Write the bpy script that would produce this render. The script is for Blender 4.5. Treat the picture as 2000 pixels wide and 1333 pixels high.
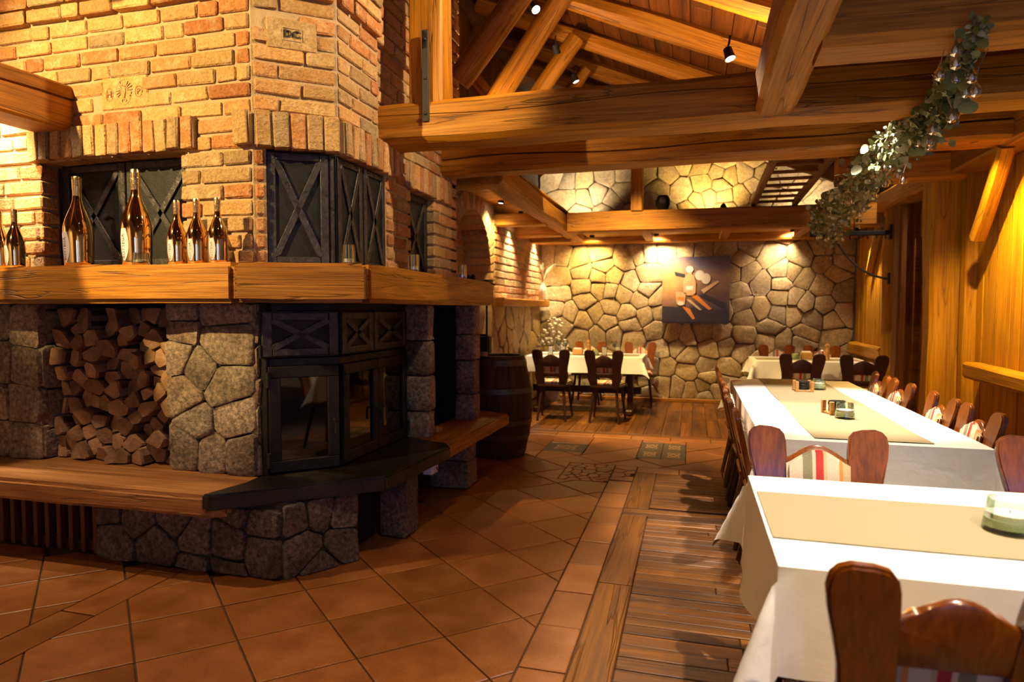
import bpy, bmesh, math, random
from mathutils import Vector, Matrix, Euler, noise
R = random.Random(7)
S = bpy.context.scene
COL = S.collection
for o in list(bpy.data.objects): bpy.data.objects.remove(o)
pi = math.pi
# ------------------------------------------------------------------ camera
cam = bpy.data.cameras.new('camera'); cam.lens = 22.68; cam.sensor_width = 36; cam.sensor_fit = 'HORIZONTAL'
cam.clip_start = .05
cam.dof.use_dof = True; cam.dof.focus_distance = 3.3; cam.dof.aperture_fstop = 2.4
co = bpy.data.objects.new('camera', cam); COL.objects.link(co)
co.location = (0, 0, 1.35); co.rotation_euler = (math.radians(90-2.794), 0, math.radians(15.591))
S.camera = co
# ------------------------------------------------------------------ world, exposure
W = bpy.data.worlds.new('world'); S.world = W; W.use_nodes = True
W.node_tree.nodes['Background'].inputs[0].default_value = (.30, .45, .85, 1)
W.node_tree.nodes['Background'].inputs[1].default_value = .5
S.view_settings.view_transform = 'Standard'; S.view_settings.look = 'None'
S.view_settings.gamma = 1; S.view_settings.use_curve_mapping = False
S.view_settings.exposure = 0.0
S.cycles.max_bounces = 6; S.cycles.diffuse_bounces = 3; S.cycles.glossy_bounces = 3; S.cycles.transparent_max_bounces = 8; S.cycles.caustics_reflective = False; S.cycles.caustics_refractive = False
GAIN = 2.9; DAY = (24, 24)
WARM = (1, .63, .27); GOLD = (1, .70, .26); SOFT = (1, .78, .50); NEUT = (1, .90, .76)
# every lamp of the room plus the added fill spots: position, aim, watts, colour, cone degrees, blend, label
LAMPS = [
 # wash of the fireplace brickwork and the seating side of the hearth
 ((-3.75, .15, 3.5), (-2.95, 2.95, 2.35), 370, GOLD, 52, .6, 'spot lamp under the roof aimed at the gold bottles', 0),
 ((-3.3, 1.95, 3.2), (-3.25, 2.1, 0), 60, (1, .72, .42), 95, .6, 'spot lamp above the wooden fireside bench', 0),
 ((-4.0, 2.62, 2.75), (-4.05, 2.95, 2.0), 85, (1, .80, .52), 80, .8, 'brick wall washer lamp beside the sawn beam end', 0),
 ((-.25, 3.2, 3.55), (-1.9, 3.5, 2.7), 75, (1, .74, .42), 75, .6, 'spot lamp aimed at the stamped chimney brick', 0),
 # unseen hall behind the viewer: added fill spots, brighten what the bottles reflect
 ((-3.2, -1.2, 3.2), (-4.5, -3.2, 1.2), 150, SOFT, 110, .8, 'added fill spot lighting the rear plaster wall', 0),
 ((1.6, -1.4, 3.0), (2.6, -3.2, 1.0), 90, SOFT, 110, .8, 'added fill spot between the rear windows', 0),
 ((-5.2, 1.2, 3.1), (-7, 1.4, 1.2), 120, SOFT, 110, .8, 'added fill spot lighting the far left plaster wall', 0),
 # tables
 ((.92, 2.3, 3.17), (.86, 2.1, .75), 185, NEUT, 64, .8, 'spot lamp high above the tealight table', 0),
 ((.85, 4.40, 3.10), (.84, 4.42, .75), 230, NEUT, 54, .45, 'spot lamp high above the long banquet table', 0),
 ((1.15, .15, 3.1), (.55, 1.5, .75), 100, SOFT, 60, .8, 'added fill spot above the pulled-up foreground chair', 0),  # added fill, lifts the back of the foreground chair
 # floor aisle
 ((-.9, 1.4, 3.4), (-1.0, 2.2, 0), 30, WARM, 80, .7, 'spot lamp above the terracotta aisle', 0),
 # back wall, under the loft
 ((1.28, 9.36, 2.40), (1.30, 9.75, 1.80), 62, SOFT, 120, .9, 'small downlight under the loft beside the iron rack', 0),
 ((-.50, 9.36, 2.40), (-.45, 9.75, 1.70), 62, SOFT, 120, .9, 'small downlight under the loft by the canvas picture', 0),
 ((-1.40, 9.3, 2.40), (-1.5, 9.75, 1.6), 56, GOLD, 120, .9, 'small downlight under the loft over the laid corner table', 0),
 # left wall washers
 ((-2.10, 7.92, 2.50), (-2.26, 8.0, 1.2), 80, (1, .80, .52), 80, .9, 'brick wall washer lamp between the ceiling joists', 0),
 ((-2.10, 9.3, 2.50), (-2.26, 9.3, 1.2), 80, (1, .80, .52), 80, .9, 'brick wall washer lamp above the dried grass vase', 0),
 ((-2.12, 7.12, 2.56), (-2.25, 7.14, 1.6), 46, GOLD, 120, .9, 'brick wall washer lamp beside the arched niche', 0),
 # right wall washers
 ((1.92, 8.75, 2.26), (2.08, 8.8, 1.0), 34, (1, .70, .38), 90, .9, 'wall washer lamp above the far boarded panel', 0),
 ((1.78, 4.95, 2.45), (2.1, 5.15, 1.3), 160, (1, .62, .16), 105, .9, 'wall washer lamp above the wooden wall ledge', 0),
 ((1.95, 7.3, 3.0), (2.12, 7.6, 2.5), 14, SOFT, 100, .9, 'small lamp above the log post', 0),
 ((2.86, 6.5, 2.35), (2.45, 7.3, 1.5), 10, WARM, 100, .8, 'small added fill lamp in the side passage before the panelled door', 0),  # added fill, lightens the otherwise black passage
 # upper gable wall and roof
 ((-1.60, 9.15, 2.61), (-1.65, 9.75, 3.35), 60, (1, .84, .62), 100, .9, 'up-light standing on the loft beside the gable', 0),
 ((.25, 9.15, 2.61), (.2, 9.75, 3.3), 60, GOLD, 105, .9, 'up-light standing on the loft by the iron pot', 0),
 ((1.40, 9.15, 2.55), (1.4, 9.75, 3.2), 26, (1, .84, .62), 100, .9, 'up-light standing on the loft behind the ladder', 0),
 ((-1.9, 5.50, 2.72), (-1.5, 6.0, 4.4), 52, WARM, 140, .9, 'up-light behind the chimney on the left joists', 0),
 ((.25, 5.02, 2.88), (.2, 5.6, 4.2), 42, WARM, 150, .9, 'up-light lying on the double tie beam', 0),
 # the four lit lamps seen under the roof
 ((-1.20, 5.0, 3.68), (.7, 3.4, .75), 150, SOFT, 50, .5, 'lit spot lamp clipped to the thickest log strut', 1),
 ((-1.30, 6.3, 3.84), (-.6, 8.4, 0), 200, GOLD, 60, .6, 'lit spot lamp on the shorter log strut', 1),
 ((-1.27, 7.2, 3.87), (.3, 7.6, 0), 230, GOLD, 55, .6, 'lit spot lamp low between the far rafters', 1),
 ((.24, 4.95, 3.14), (.9, 4.4, .75), 130, SOFT, 55, .6, 'lit spot lamp on a bracket beside the heavy overhead beam', 1),
]
# ------------------------------------------------------------------ node helpers
MATS = {}
class NB:
    def __init__(s, name):
        s.m = bpy.data.materials.new(name); s.m.use_nodes = True; s.t = s.m.node_tree
        s.b = s.t.nodes['Principled BSDF']; MATS[name] = s.m
    def n(s, typ, **k):
        nd = s.t.nodes.new(typ)
        for a, v in k.items():
            if a[0] == '_': setattr(nd, a[1:], v)
        for a, v in k.items():
            if a[0] != '_':
                key = int(a[1:]) if a[0] == 'i' and a[1:].isdigit() else a
                s.set(nd.inputs[key], v)
        return nd
    def set(s, sock, v):
        if hasattr(v, 'is_linked') or hasattr(v, 'links'): s.t.links.new(v, sock)
        else:
            if sock.type == 'RGBA' and len(v) == 3: v = (*v, 1)
            sock.default_value = v
    def p(s, **k):
        for a, v in k.items(): s.set(s.b.inputs[a.replace('_', ' ')], v)
    def math(s, op, a, b=0.0, c=None):
        nd = s.n('ShaderNodeMath', _operation=op); s.set(nd.inputs[0], a); s.set(nd.inputs[1], b)
        if c is not None: s.set(nd.inputs[2], c)
        return nd.outputs[0]
    def ramp(s, fac, stops, interp='LINEAR'):
        nd = s.n('ShaderNodeValToRGB'); r = nd.color_ramp; r.interpolation = interp
        while len(r.elements) < len(stops): r.elements.new(.5)
        for e, (q, c) in zip(r.elements, stops): e.position = q; e.color = (*c, 1) if len(c) == 3 else c
        s.set(nd.inputs[0], fac); return nd.outputs[0]
    def mix(s, fac, a, b, mode='MIX'):
        nd = s.n('ShaderNodeMix', _data_type='RGBA', _blend_type=mode)
        s.set(nd.inputs[0], fac); s.set(nd.inputs[6], a); s.set(nd.inputs[7], b); return nd.outputs[2]
    def coord(s, scale, shift=True, out='Object'):
        tc = s.n('ShaderNodeTexCoord').outputs[out]
        if shift:
            rn = s.n('ShaderNodeObjectInfo').outputs['Random']
            v = s.n('ShaderNodeVectorMath', _operation='ADD'); s.set(v.inputs[0], tc)
            c = s.n('ShaderNodeCombineXYZ'); 
            s.set(c.inputs[0], s.math('MULTIPLY', rn, 37.)); s.set(c.inputs[1], s.math('MULTIPLY', rn, 53.)); s.set(c.inputs[2], s.math('MULTIPLY', rn, 71.))
            s.set(v.inputs[1], c.outputs[0]); tc = v.outputs[0]
        mp = s.n('ShaderNodeMapping'); s.set(mp.inputs[0], tc); mp.inputs['Scale'].default_value = scale if hasattr(scale, '__len__') else (scale,)*3
        return mp.outputs[0]
    def noise(s, vec, scale=1., detail=4., rough=.55, dist=0.):
        nd = s.n('ShaderNodeTexNoise'); s.set(nd.inputs['Vector'], vec)
        nd.inputs['Scale'].default_value = scale; nd.inputs['Detail'].default_value = detail
        nd.inputs['Roughness'].default_value = rough; nd.inputs['Distortion'].default_value = dist
        return nd.outputs[0]
    def vor(s, vec, scale=1., feat='F1'):
        nd = s.n('ShaderNodeTexVoronoi', _feature=feat); s.set(nd.inputs['Vector'], vec); nd.inputs['Scale'].default_value = scale
        return nd.outputs[0]
    def bump(s, h, strength=.4, dist=.01):
        nd = s.n('ShaderNodeBump'); s.set(nd.inputs['Height'], h); nd.inputs['Strength'].default_value = strength; nd.inputs['Distance'].default_value = dist
        s.set(s.b.inputs['Normal'], nd.outputs[0])
    def rnd(s): return s.n('ShaderNodeObjectInfo').outputs['Random']
    def hsv(s, col, hue=.5, sat=1., val=1.):
        nd = s.n('ShaderNodeHueSaturation'); s.set(nd.inputs['Hue'], hue); s.set(nd.inputs['Saturation'], sat); s.set(nd.inputs['Value'], val); s.set(nd.inputs['Color'], col)
        return nd.outputs[0]

def wood(name, dark, mid, light, rough=.6, sc=1., bump=.35, crack=.7, var=.3, coat=0., axis=0, knots=.6):
    b = NB(name)
    def ax(a, c): v = [c, c, c]; v[axis] = a; return [x*sc for x in v]
    g = b.noise(b.coord(ax(.7, 9)), 1, 5, .6, .8)
    f = b.noise(b.coord(ax(2.5, 90)), 1, 3, .6)
    col = b.ramp(g, [(.28, dark), (.5, mid), (.74, light)])
    col = b.mix(.6, col, b.ramp(f, [(.28, (.16, .13, .1)), (.5, (.48, .46, .44)), (.7, (.72, .7, .68))]), 'OVERLAY')
    h = b.math('ADD', b.math('MULTIPLY', g, .6), b.math('MULTIPLY', f, .5))
    if crack:
        c = b.noise(b.coord(ax(.45, 9)), 1, 3, .55, .4)
        k = b.ramp(b.math('ABSOLUTE', b.math('SUBTRACT', c, .5)), [(.0, (.1, .08, .06)), (.004, (.3,)*3), (.009, (1, 1, 1))])
        col = b.mix(crack, col, k, 'MULTIPLY'); h = b.math('ADD', h, k)
    if knots:
        v = b.vor(b.coord(ax(1.3, 4.5)), 1)
        k = b.ramp(v, [(.05, (.25, .16, .1)), (.12, (1, 1, 1))])
        col = b.mix(knots, col, k, 'MULTIPLY')
    val = b.math('ADD', b.math('MULTIPLY', b.rnd(), var), 1-var/2)
    col = b.hsv(col, .493, 1.16, val)
    b.p(Base_Color=col, Roughness=rough)
    if coat: b.p(Coat_Weight=coat, Coat_Roughness=.12)
    b.bump(h, bump, .006)
    return b.m

def stone(name, c0, c1, c2, speck=.5, scale=1., bump=.8, var=.4, rough=.85, sat=.12):
    b = NB(name)
    a = b.noise(b.coord(3.5*scale), 1, 6, .62)
    f = b.noise(b.coord(42*scale), 1, 4, .7)
    v = b.vor(b.coord(75*scale), 1)
    col = b.ramp(a, [(.3, c0), (.5, c1), (.7, c2)])
    col = b.mix(speck, col, b.ramp(f, [(.35, (.08, .08, .08)), (.55, (.5, .5, .5)), (.72, (.95, .93, .9))]), 'OVERLAY')
    r = b.rnd()
    col = b.hsv(col, .5, b.math('ADD', b.math('MULTIPLY', r, sat*2), 1-sat), b.math('ADD', b.math('MULTIPLY', b.math('FRACT', b.math('MULTIPLY', r, 7.31)), var), 1-var/2))
    b.p(Base_Color=col, Roughness=rough)
    h = b.math('ADD', b.math('MULTIPLY', a, 1.6), b.math('ADD', b.math('MULTIPLY', f, .55), b.math('MULTIPLY', v, .15)))
    b.bump(h, bump, .012)
    return b.m

def plain(name, col, rough=.5, metal=0., bump=0., bs=40., var=0., spec=None, **k):
    b = NB(name); c = col
    if var or bump:
        n = b.noise(b.coord(bs), 1, 4, .6)
        if var: c = b.mix(var, b.hsv(b.mix(1, (1, 1, 1), col, 'MULTIPLY'), .5, 1, 1.), b.ramp(n, [(.3, tuple(x*.45 for x in col)), (.7, tuple(min(1, x*1.3) for x in col))]))
        if bump: b.bump(n, bump, .004)
    b.p(Base_Color=c, Roughness=rough, Metallic=metal)
    for a, v in k.items(): b.p(**{a: v})
    return b.m

# ------------------------------------------------------------------ materials
wood('beam', (.25, .112, .030), (.38, .19, .055), (.48, .265, .085), .6, 1, .45, .6, .3, knots=.5)
wood('beam_dark', (.11, .048, .015), (.18, .083, .025), (.25, .122, .04), .62, 1, .45, .6, .25, knots=.4)
wood('roof_board', (.05, .020, .008), (.12, .05, .018), (.18, .08, .03), .65, .8, .3, .3, .7)
wood('wall_board', (.30, .15, .028), (.43, .245, .05), (.50, .30, .07), .55, 1, .4, .45, .25, knots=.4)
wood('mantel_wood', (.25, .115, .032), (.39, .20, .06), (.51, .29, .098), .55, 1.2, .8, .5, .2)
wood('bench_wood', (.22, .11, .05), (.42, .23, .11), (.55, .33, .17), .42, .9, .6, .5, .2)
wood('floor_wood', (.035, .016, .006), (.12, .052, .016), (.24, .115, .036), .48, .8, .5, .5, .55)
wood('chair_wood', (.08, .027, .009), (.155, .054, .016), (.225, .085, .026), .28, 1, .08, 0, .3, .5, 2, 0)
wood('chair_dark', (.022, .009, .005), (.045, .018, .009), (.07, .028, .013), .5, 1, .08, 0, .2, .0, 2, 0)
wood('light_wood', (.40, .24, .10), (.55, .34, .15), (.66, .43, .2), .5, 3, .1, 0, .15, 0, 0, 0)
wood('barrel_wood', (.025, .012, .006), (.06, .028, .013), (.10, .05, .024), .7, 1.2, .4, .5, .35, 0, 2, .2)
wood('log_bark', (.045, .024, .014), (.12, .06, .032), (.20, .11, .06), .9, 1.5, 1., .4, .5, 0, 1, 0)
wood('slat_wood', (.07, .026, .010), (.13, .05, .018), (.18, .075, .028), .5, 2, .2, 0, .15, 0, 2, 0)
def end_grain():
    b = NB('log_end'); c = b.coord((7, 7, 7)); n = b.noise(c, 1, 6, .65, .4)
    f = b.noise(b.coord((60, 14, 60)), 1, 3, .6)
    col = b.ramp(n, [(.25, (.13, .062, .028)), (.5, (.32, .17, .085)), (.75, (.52, .32, .18))])
    col = b.hsv(col, .5, 1, b.math('ADD', b.math('MULTIPLY', b.rnd(), .7), .6))
    b.p(Base_Color=col, Roughness=.9); b.bump(b.math('ADD', n, f), .8, .008)
end_grain()
def brick_mat():
    b = NB('brick'); r = b.rnd()
    c = b.ramp(b.math('FRACT', b.math('MULTIPLY', r, 13.7)), [(0, (.42, .145, .045)), (.25, (.50, .215, .07)), (.5, (.56, .32, .12)), (.75, (.47, .28, .11)), (1, (.37, .24, .115))])
    n = b.noise(b.coord(14), 1, 6, .65); f = b.noise(b.coord(70), 1, 3, .6)
    c = b.mix(b.ramp(n, [(.48, (0, 0, 0)), (.75, (.8, .8, .8))]), c, (.62, .44, .26))
    c = b.mix(.5, c, b.ramp(f, [(.25, (.12, .12, .12)), (.5, (.5, .5, .5)), (.8, (.8, .8, .8))]), 'OVERLAY')
    c = b.hsv(c, .5, 1, b.math('ADD', b.math('MULTIPLY', r, .4), .75))
    b.p(Base_Color=c, Roughness=.92); b.bump(b.math('ADD', b.math('MULTIPLY', n, 1.4), f), .9, .010)
brick_mat()
def mortar_mat(name, c):
    b = NB(name); f = b.noise(b.coord(120, False), 1, 3, .6); n = b.noise(b.coord(9, False), 1, 4, .6)
    b.p(Base_Color=b.mix(.5, c, b.ramp(n, [(.3, tuple(x*.6 for x in c)), (.7, tuple(x*1.15 for x in c))])), Roughness=.95); b.bump(b.math('ADD', f, n), .9, .008)
mortar_mat('mortar', (.52, .37, .22)); mortar_mat('grout', (.10, .06, .035)); mortar_mat('dark_mortar', (.055, .043, .034)); mortar_mat('wall_mortar', (.21, .15, .085)); mortar_mat('near_black', (.012, .011, .011))  # the last is a near-black backing for recesses, firebox and roof underlay
stone('granite', (.17, .115, .085), (.28, .20, .145), (.40, .31, .23), .75, 1, 1., .45)
stone('granite_dark', (.075, .055, .048), (.14, .10, .088), (.22, .17, .15), .85, 1, 1., .45)
stone('wall_stone', (.27, .18, .085), (.40, .28, .135), (.50, .37, .20), .4, .7, .75, .3)
stone('slate', (.004, .004, .005), (.009, .009, .009), (.045, .038, .032), .4, .8, .5, .2, .35)
def terracotta():
    b = NB('terracotta'); n = b.noise(b.coord(5), 1, 5, .6); f = b.noise(b.coord(160), 1, 2, .6); sp = b.vor(b.coord(45), 1)
    c = b.ramp(n, [(.3, (.22, .072, .017)), (.55, (.31, .108, .027)), (.8, (.39, .155, .048))])
    c = b.mix(.25, c, b.ramp(f, [(.3, (.2,)*3), (.7, (.8,)*3)]), 'OVERLAY')
    c = b.mix(.5, c, b.ramp(sp, [(.05, (.35, .3, .3)), (.1, (1, 1, 1))]), 'MULTIPLY')
    c = b.hsv(c, .5, 1, b.math('ADD', b.math('MULTIPLY', b.rnd(), .35), .82))
    b.p(Base_Color=c, Roughness=b.ramp(n, [(.3, (.36,)*3), (.7, (.52,)*3)])); b.bump(b.math('ADD', n, b.math('MULTIPLY', f, .25)), .15, .005)
terracotta()
plain('pattern_dark', (.075, .05, .04), .5, bump=.1); plain('pattern_light', (.40, .22, .12), .5, bump=.1)
def iron():
    b = NB('iron'); n = b.noise(b.coord(9), 1, 5, .7); h = b.noise(b.coord((160, 160, 160)), 1, 2)
    b.p(Base_Color=b.ramp(n, [(.3, (.014, .013, .014)), (.7, (.042, .04, .042))]), Metallic=.7, Roughness=b.ramp(n, [(.3, (.62,)*3), (.7, (.42,)*3)])); b.bump(b.math('ADD', n, h), .35, .004)
    b = NB('iron_bar'); n = b.noise(b.coord((25, 25, 25)), 1, 4, .7, .5)
    b.p(Base_Color=b.ramp(n, [(.3, (.035, .032, .033)), (.7, (.11, .10, .10))]), Metallic=.75, Roughness=.45); b.bump(n, .9, .006)
iron()
plain('black', (.008, .007, .007), .7); plain('steel', (.35, .33, .30), .35, .9, var=.4, bs=12); plain('hoop', (.13, .115, .10), .5, .8, .3, 20, .5)
def gold():
    b = NB('gold'); b.p(Base_Color=(.90, .60, .26), Metallic=1., Roughness=.055)
    b = NB('gold_foil'); n = b.noise(b.coord(55), 1, 3, .6); b.p(Base_Color=(.85, .58, .27), Metallic=1., Roughness=.22); b.bump(n, .6, .006)
gold()
plain('label_paper', (.62, .56, .58), .5); plain('ink', (.03, .025, .03), .5)
def cloth():
    b = NB('tablecloth'); w = b.noise(b.coord((7, 7, 7), False), 1, 3, .5, .4); f = b.noise(b.coord(320, False), 1, 2)
    b.p(Base_Color=(.80, .76, .72), Roughness=.85, Sheen_Weight=.15); b.bump(b.math('ADD', b.math('MULTIPLY', w, 1.), b.math('MULTIPLY', f, .06)), .35, .02)
    b = NB('runner'); w = b.noise(b.coord((3, 40, 3)), 1, 3, .5, .3); f = b.noise(b.coord(380, False), 1, 2)
    b.p(Base_Color=(.33, .26, .14), Roughness=.9); b.bump(b.math('ADD', w, b.math('MULTIPLY', f, .1)), .3, .006)
cloth()
def stripes():
    b = NB('stripe_fabric'); tc = b.n('ShaderNodeTexCoord').outputs['Object']; sx = b.n('ShaderNodeSeparateXYZ'); b.set(sx.inputs[0], tc)
    u = b.math('FRACT', b.math('ADD', b.math('MULTIPLY', sx.outputs[0], 3.6), .5))
    cr = (.62, .50, .36); sage = (.23, .21, .12); tan = (.55, .40, .22); org = (.72, .25, .05); red = (.45, .035, .03)
    st = [(0, sage), (.10, tan), (.22, org), (.26, cr), (.40, tan), (.44, red), (.53, cr), (.57, sage), (.68, cr), (.88, org), (.95, cr)]
    c = b.ramp(u, st, 'CONSTANT'); f = b.noise(b.coord((400, 90, 400), False), 1, 2)
    b.p(Base_Color=b.mix(.25, c, b.ramp(f, [(.3, (.25,)*3), (.7, (.75,)*3)]), 'OVERLAY'), Roughness=.95); b.bump(f, .4, .003)
stripes()
def glass(name, tint, gl=.12, rough=.02):
    b = NB(name); t = b.t; lw = b.n('ShaderNodeFresnel'); lw.inputs[0].default_value = 1.5
    tr = b.n('ShaderNodeBsdfTransparent'); b.set(tr.inputs[0], tint); g = b.n('ShaderNodeBsdfGlossy'); g.inputs['Roughness'].default_value = rough
    mx = b.n('ShaderNodeMixShader'); b.set(mx.inputs[0], b.math('ADD', b.math('MULTIPLY', lw.outputs[0], .55), gl))
    t.links.new(tr.outputs[0], mx.inputs[1]); t.links.new(g.outputs[0], mx.inputs[2]); t.links.new(mx.outputs[0], t.nodes['Material Output'].inputs[0])
glass('glass', (.93, .95, .93)); glass('green_glass', (.92, .98, .88), .03); glass('door_glass', (.30, .22, .17), .10, .03); glass('window_glass', (.75, .85, 1.), .02)
plain('wax', (.86, .82, .74), .5, Subsurface_Weight=.2); plain('green_wax', (.62, .70, .42), .4)
plain('leaf', (.19, .215, .075), .6, var=.6, bs=30); plain('leaf_pale', (.42, .43, .25), .55, var=.5, bs=30); plain('twig', (.16, .12, .07), .8); plain('wire', (.5, .45, .4), .4, .6)
plain('ceramic', (.72, .66, .58), .6); plain('dried', (.46, .36, .2), .9, var=.4, bs=60); plain('dried_white', (.60, .53, .38), .9, var=.4, bs=60)
plain('white_plastic', (.70, .70, .75), .4); plain('cork', (.45, .22, .10), .8, bump=.4, bs=80); plain('rope', (.05, .035, .025), .8)
plain('plaster', (.62, .50, .36), .9, bump=.3, bs=20)
def emis(name, c, s):
    b = NB(name); b.p(Base_Color=(0, 0, 0), Emission_Color=c, Emission_Strength=s)
emis('lamp_lens', (1, .93, .8), 30)
def canvas():
    b = NB('canvas_print'); g = b.n('ShaderNodeTexCoord').outputs['Generated']; sp = b.n('ShaderNodeSeparateXYZ'); b.set(sp.inputs[0], g)
    x, z = sp.outputs[0], sp.outputs[2]
    base = b.ramp(z, [(0, (.05, .04, .06)), (.22, (.06, .045, .06)), (.45, (.13, .06, .04)), (.72, (.30, .18, .12)), (.85, (.16, .13, .16)), (1, (.09, .08, .13))])
    d = b.math('SQRT', b.math('ADD', b.math('POWER', b.math('SUBTRACT', x, .12), 2.), b.math('POWER', b.math('SUBTRACT', z, .6), 2.)))
    c = b.mix(b.ramp(d, [(.0, (1, 1, 1)), (.5, (0, 0, 0))]), base, (.62, .30, .09))
    n = b.noise(b.coord((9, 9, 9), False), 1, 3); c = b.mix(.2, c, b.ramp(n, [(.3, (.1,)*3), (.7, (.9,)*3)]), 'OVERLAY')
    b.p(Base_Color=c, Roughness=.45)
canvas()
for nm, c, r in (('print_amber', (.66, .38, .17), .35), ('print_cream', (.80, .70, .52), .4), ('print_orange', (.72, .23, .03), .4), ('print_dark', (.035, .025, .03), .5), ('print_gold', (.62, .40, .18), .3)): plain(nm, c, r)
# ------------------------------------------------------------------ mesh helpers
def M(n): return MATS[n]
def wloc(p):
    v = Vector((0, 0, 0))
    while p: v += p.location; p = p.parent
    return v
def mesh(name, v, f, mats=None, smooth=0, mi=None):
    me = bpy.data.meshes.new(name); me.from_pydata([tuple(a) for a in v], [], f)
    for m in (mats if isinstance(mats, (list, tuple)) else [mats] if mats else []): me.materials.append(M(m))
    if mi:
        for p, i in zip(me.polygons, mi): p.material_index = i
    fin(me, smooth); return me
def fin(me, smooth):
    if smooth:
        me.shade_smooth()
        if smooth < 179: me.set_sharp_from_angle(angle=math.radians(smooth))
    me.update()
def ob(name, me, parent=None, loc=(0, 0, 0), rot=None, scale=None, local=False):
    o = bpy.data.objects.new(name, me); COL.objects.link(o); l = Vector(loc)
    if parent:
        o.parent = parent
        if not local: l = l - wloc(parent)
    o.location = l
    if rot is not None: o.rotation_euler = rot
    if scale is not None: o.scale = scale
    return o
def tag(o, label, cat=None, group=None, kind=None):
    o['label'] = label
    if cat: o['category'] = cat
    if group: o['group'] = group
    if kind: o['kind'] = kind
    return o
def thing(name, label, cat, loc=(0, 0, 0), rz=0., group=None, kind=None):
    o = bpy.data.objects.new(name, None); COL.objects.link(o); o.empty_display_size = .1
    o.location = loc; o.rotation_euler = (0, 0, rz)
    return tag(o, label, cat, group, kind)
def from_bm(name, bm, mats=None, smooth=0):
    me = bpy.data.meshes.new(name); bmesh.ops.recalc_face_normals(bm, faces=bm.faces); bm.to_mesh(me); bm.free()
    for m in (mats if isinstance(mats, (list, tuple)) else [mats] if mats else []): me.materials.append(M(m))
    fin(me, smooth); return me
def boxm(name, sx, sy, sz, mat, bev=.0, jit=0., seg=1, smooth=0, off=(0, 0, 0)):
    bm = bmesh.new(); bmesh.ops.create_cube(bm, size=1)
    for v in bm.verts: v.co = Vector((v.co.x*sx, v.co.y*sy, v.co.z*sz))
    if bev: bmesh.ops.bevel(bm, geom=bm.edges[:], offset=bev, segments=seg, affect='EDGES', profile=.6)
    for v in bm.verts:
        if jit: v.co += Vector((R.uniform(-jit, jit), R.uniform(-jit, jit), R.uniform(-jit, jit)))
        v.co += Vector(off)
    return from_bm(name, bm, mat, smooth)
def box(name, lo, hi, mat, parent=None, bev=0., jit=0., smooth=0, rot=None):
    lo, hi = Vector(lo), Vector(hi); d = hi-lo
    return ob(name, boxm(name, d.x, d.y, d.z, mat, bev, jit, 1, smooth), parent, (lo+hi)/2, rot)
def lathe(name, prof, mat, n=24, smooth=40, cap=True):
    v = []; f = []
    for r, z in prof:
        for i in range(n): a = 2*pi*i/n; v.append((r*math.cos(a), r*math.sin(a), z))
    for k in range(len(prof)-1):
        for i in range(n): j = (i+1) % n; f.append((k*n+i, k*n+j, (k+1)*n+j, (k+1)*n+i))
    if cap:
        if prof[0][0] > 1e-4: f.append(tuple(range(n))[::-1])
        if prof[-1][0] > 1e-4: f.append(tuple((len(prof)-1)*n+i for i in range(n)))
    return mesh(name, v, f, mat, smooth)
def tube(name, pts, rad, mat, n=8, smooth=60):
    pts = [Vector(p) for p in pts]; v = []; f = []
    rr = rad if hasattr(rad, '__len__') else [rad]*len(pts)
    up = Vector((0, 0, 1))
    for k, p in enumerate(pts):
        t = (pts[min(k+1, len(pts)-1)]-pts[max(k-1, 0)]).normalized()
        u = up if abs(t.dot(up)) < .95 else Vector((1, 0, 0)); a = t.cross(u).normalized(); b = t.cross(a)
        for i in range(n): q = 2*pi*i/n; v.append(p+a*rr[k]*math.cos(q)+b*rr[k]*math.sin(q))
    for k in range(len(pts)-1):
        for i in range(n): j = (i+1) % n; f.append((k*n+i, k*n+j, (k+1)*n+j, (k+1)*n+i))
    f.append(tuple(range(n))[::-1]); f.append(tuple((len(pts)-1)*n+i for i in range(n)))
    return mesh(name, v, f, mat, smooth)
def prism(name, poly, t, mat, bev=0., fn=None, smooth=0, seg=1):
    """outline in (x, z), thickness t along y (0..t); fn maps a point"""
    bm = bmesh.new(); vs = [bm.verts.new((x, 0, z)) for x, z in poly]; fc = bm.faces.new(vs)
    r = bmesh.ops.extrude_face_region(bm, geom=[fc])
    for g in r['geom']:
        if isinstance(g, bmesh.types.BMVert): g.co.y += t
    if bev:
        ed = [e for e in bm.edges if abs(e.verts[0].co.y-e.verts[1].co.y) < 1e-6]
        bmesh.ops.bevel(bm, geom=ed, offset=bev, segments=seg, affect='EDGES')
    if fn:
        for v in bm.verts: v.co = Vector(fn(v.co))
    return from_bm(name, bm, mat, smooth)
def plan(name, poly, z0, z1, mat, parent, ang=0., bev=.012, jit=.0):
    """plan outline extruded in z, local x along angle ang (grain direction)"""
    c = Vector((sum(p[0] for p in poly)/len(poly), sum(p[1] for p in poly)/len(poly), z0))
    bm = bmesh.new(); ca, sa = math.cos(-ang), math.sin(-ang)
    vs = [bm.verts.new(((x-c.x)*ca-(y-c.y)*sa, (x-c.x)*sa+(y-c.y)*ca, 0)) for x, y in poly]; fc = bm.faces.new(vs)
    r = bmesh.ops.extrude_face_region(bm, geom=[fc])
    for g in r['geom']:
        if isinstance(g, bmesh.types.BMVert): g.co.z += z1-z0
    bmesh.ops.subdivide_edges(bm, edges=[e for e in bm.edges if e.calc_length() > .5], cuts=5)
    if bev: bmesh.ops.bevel(bm, geom=[e for e in bm.edges if len(e.link_faces) == 2 and e.calc_face_angle(0) > .5], offset=bev, segments=2, affect='EDGES')
    if jit:
        for v in bm.verts: v.co += Vector((0, noise.noise(v.co*3+c)*jit, noise.noise(v.co*3.3-c)*jit))
    return ob(name, from_bm(name, bm, mat, 40), parent, c, (0, 0, ang))
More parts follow.
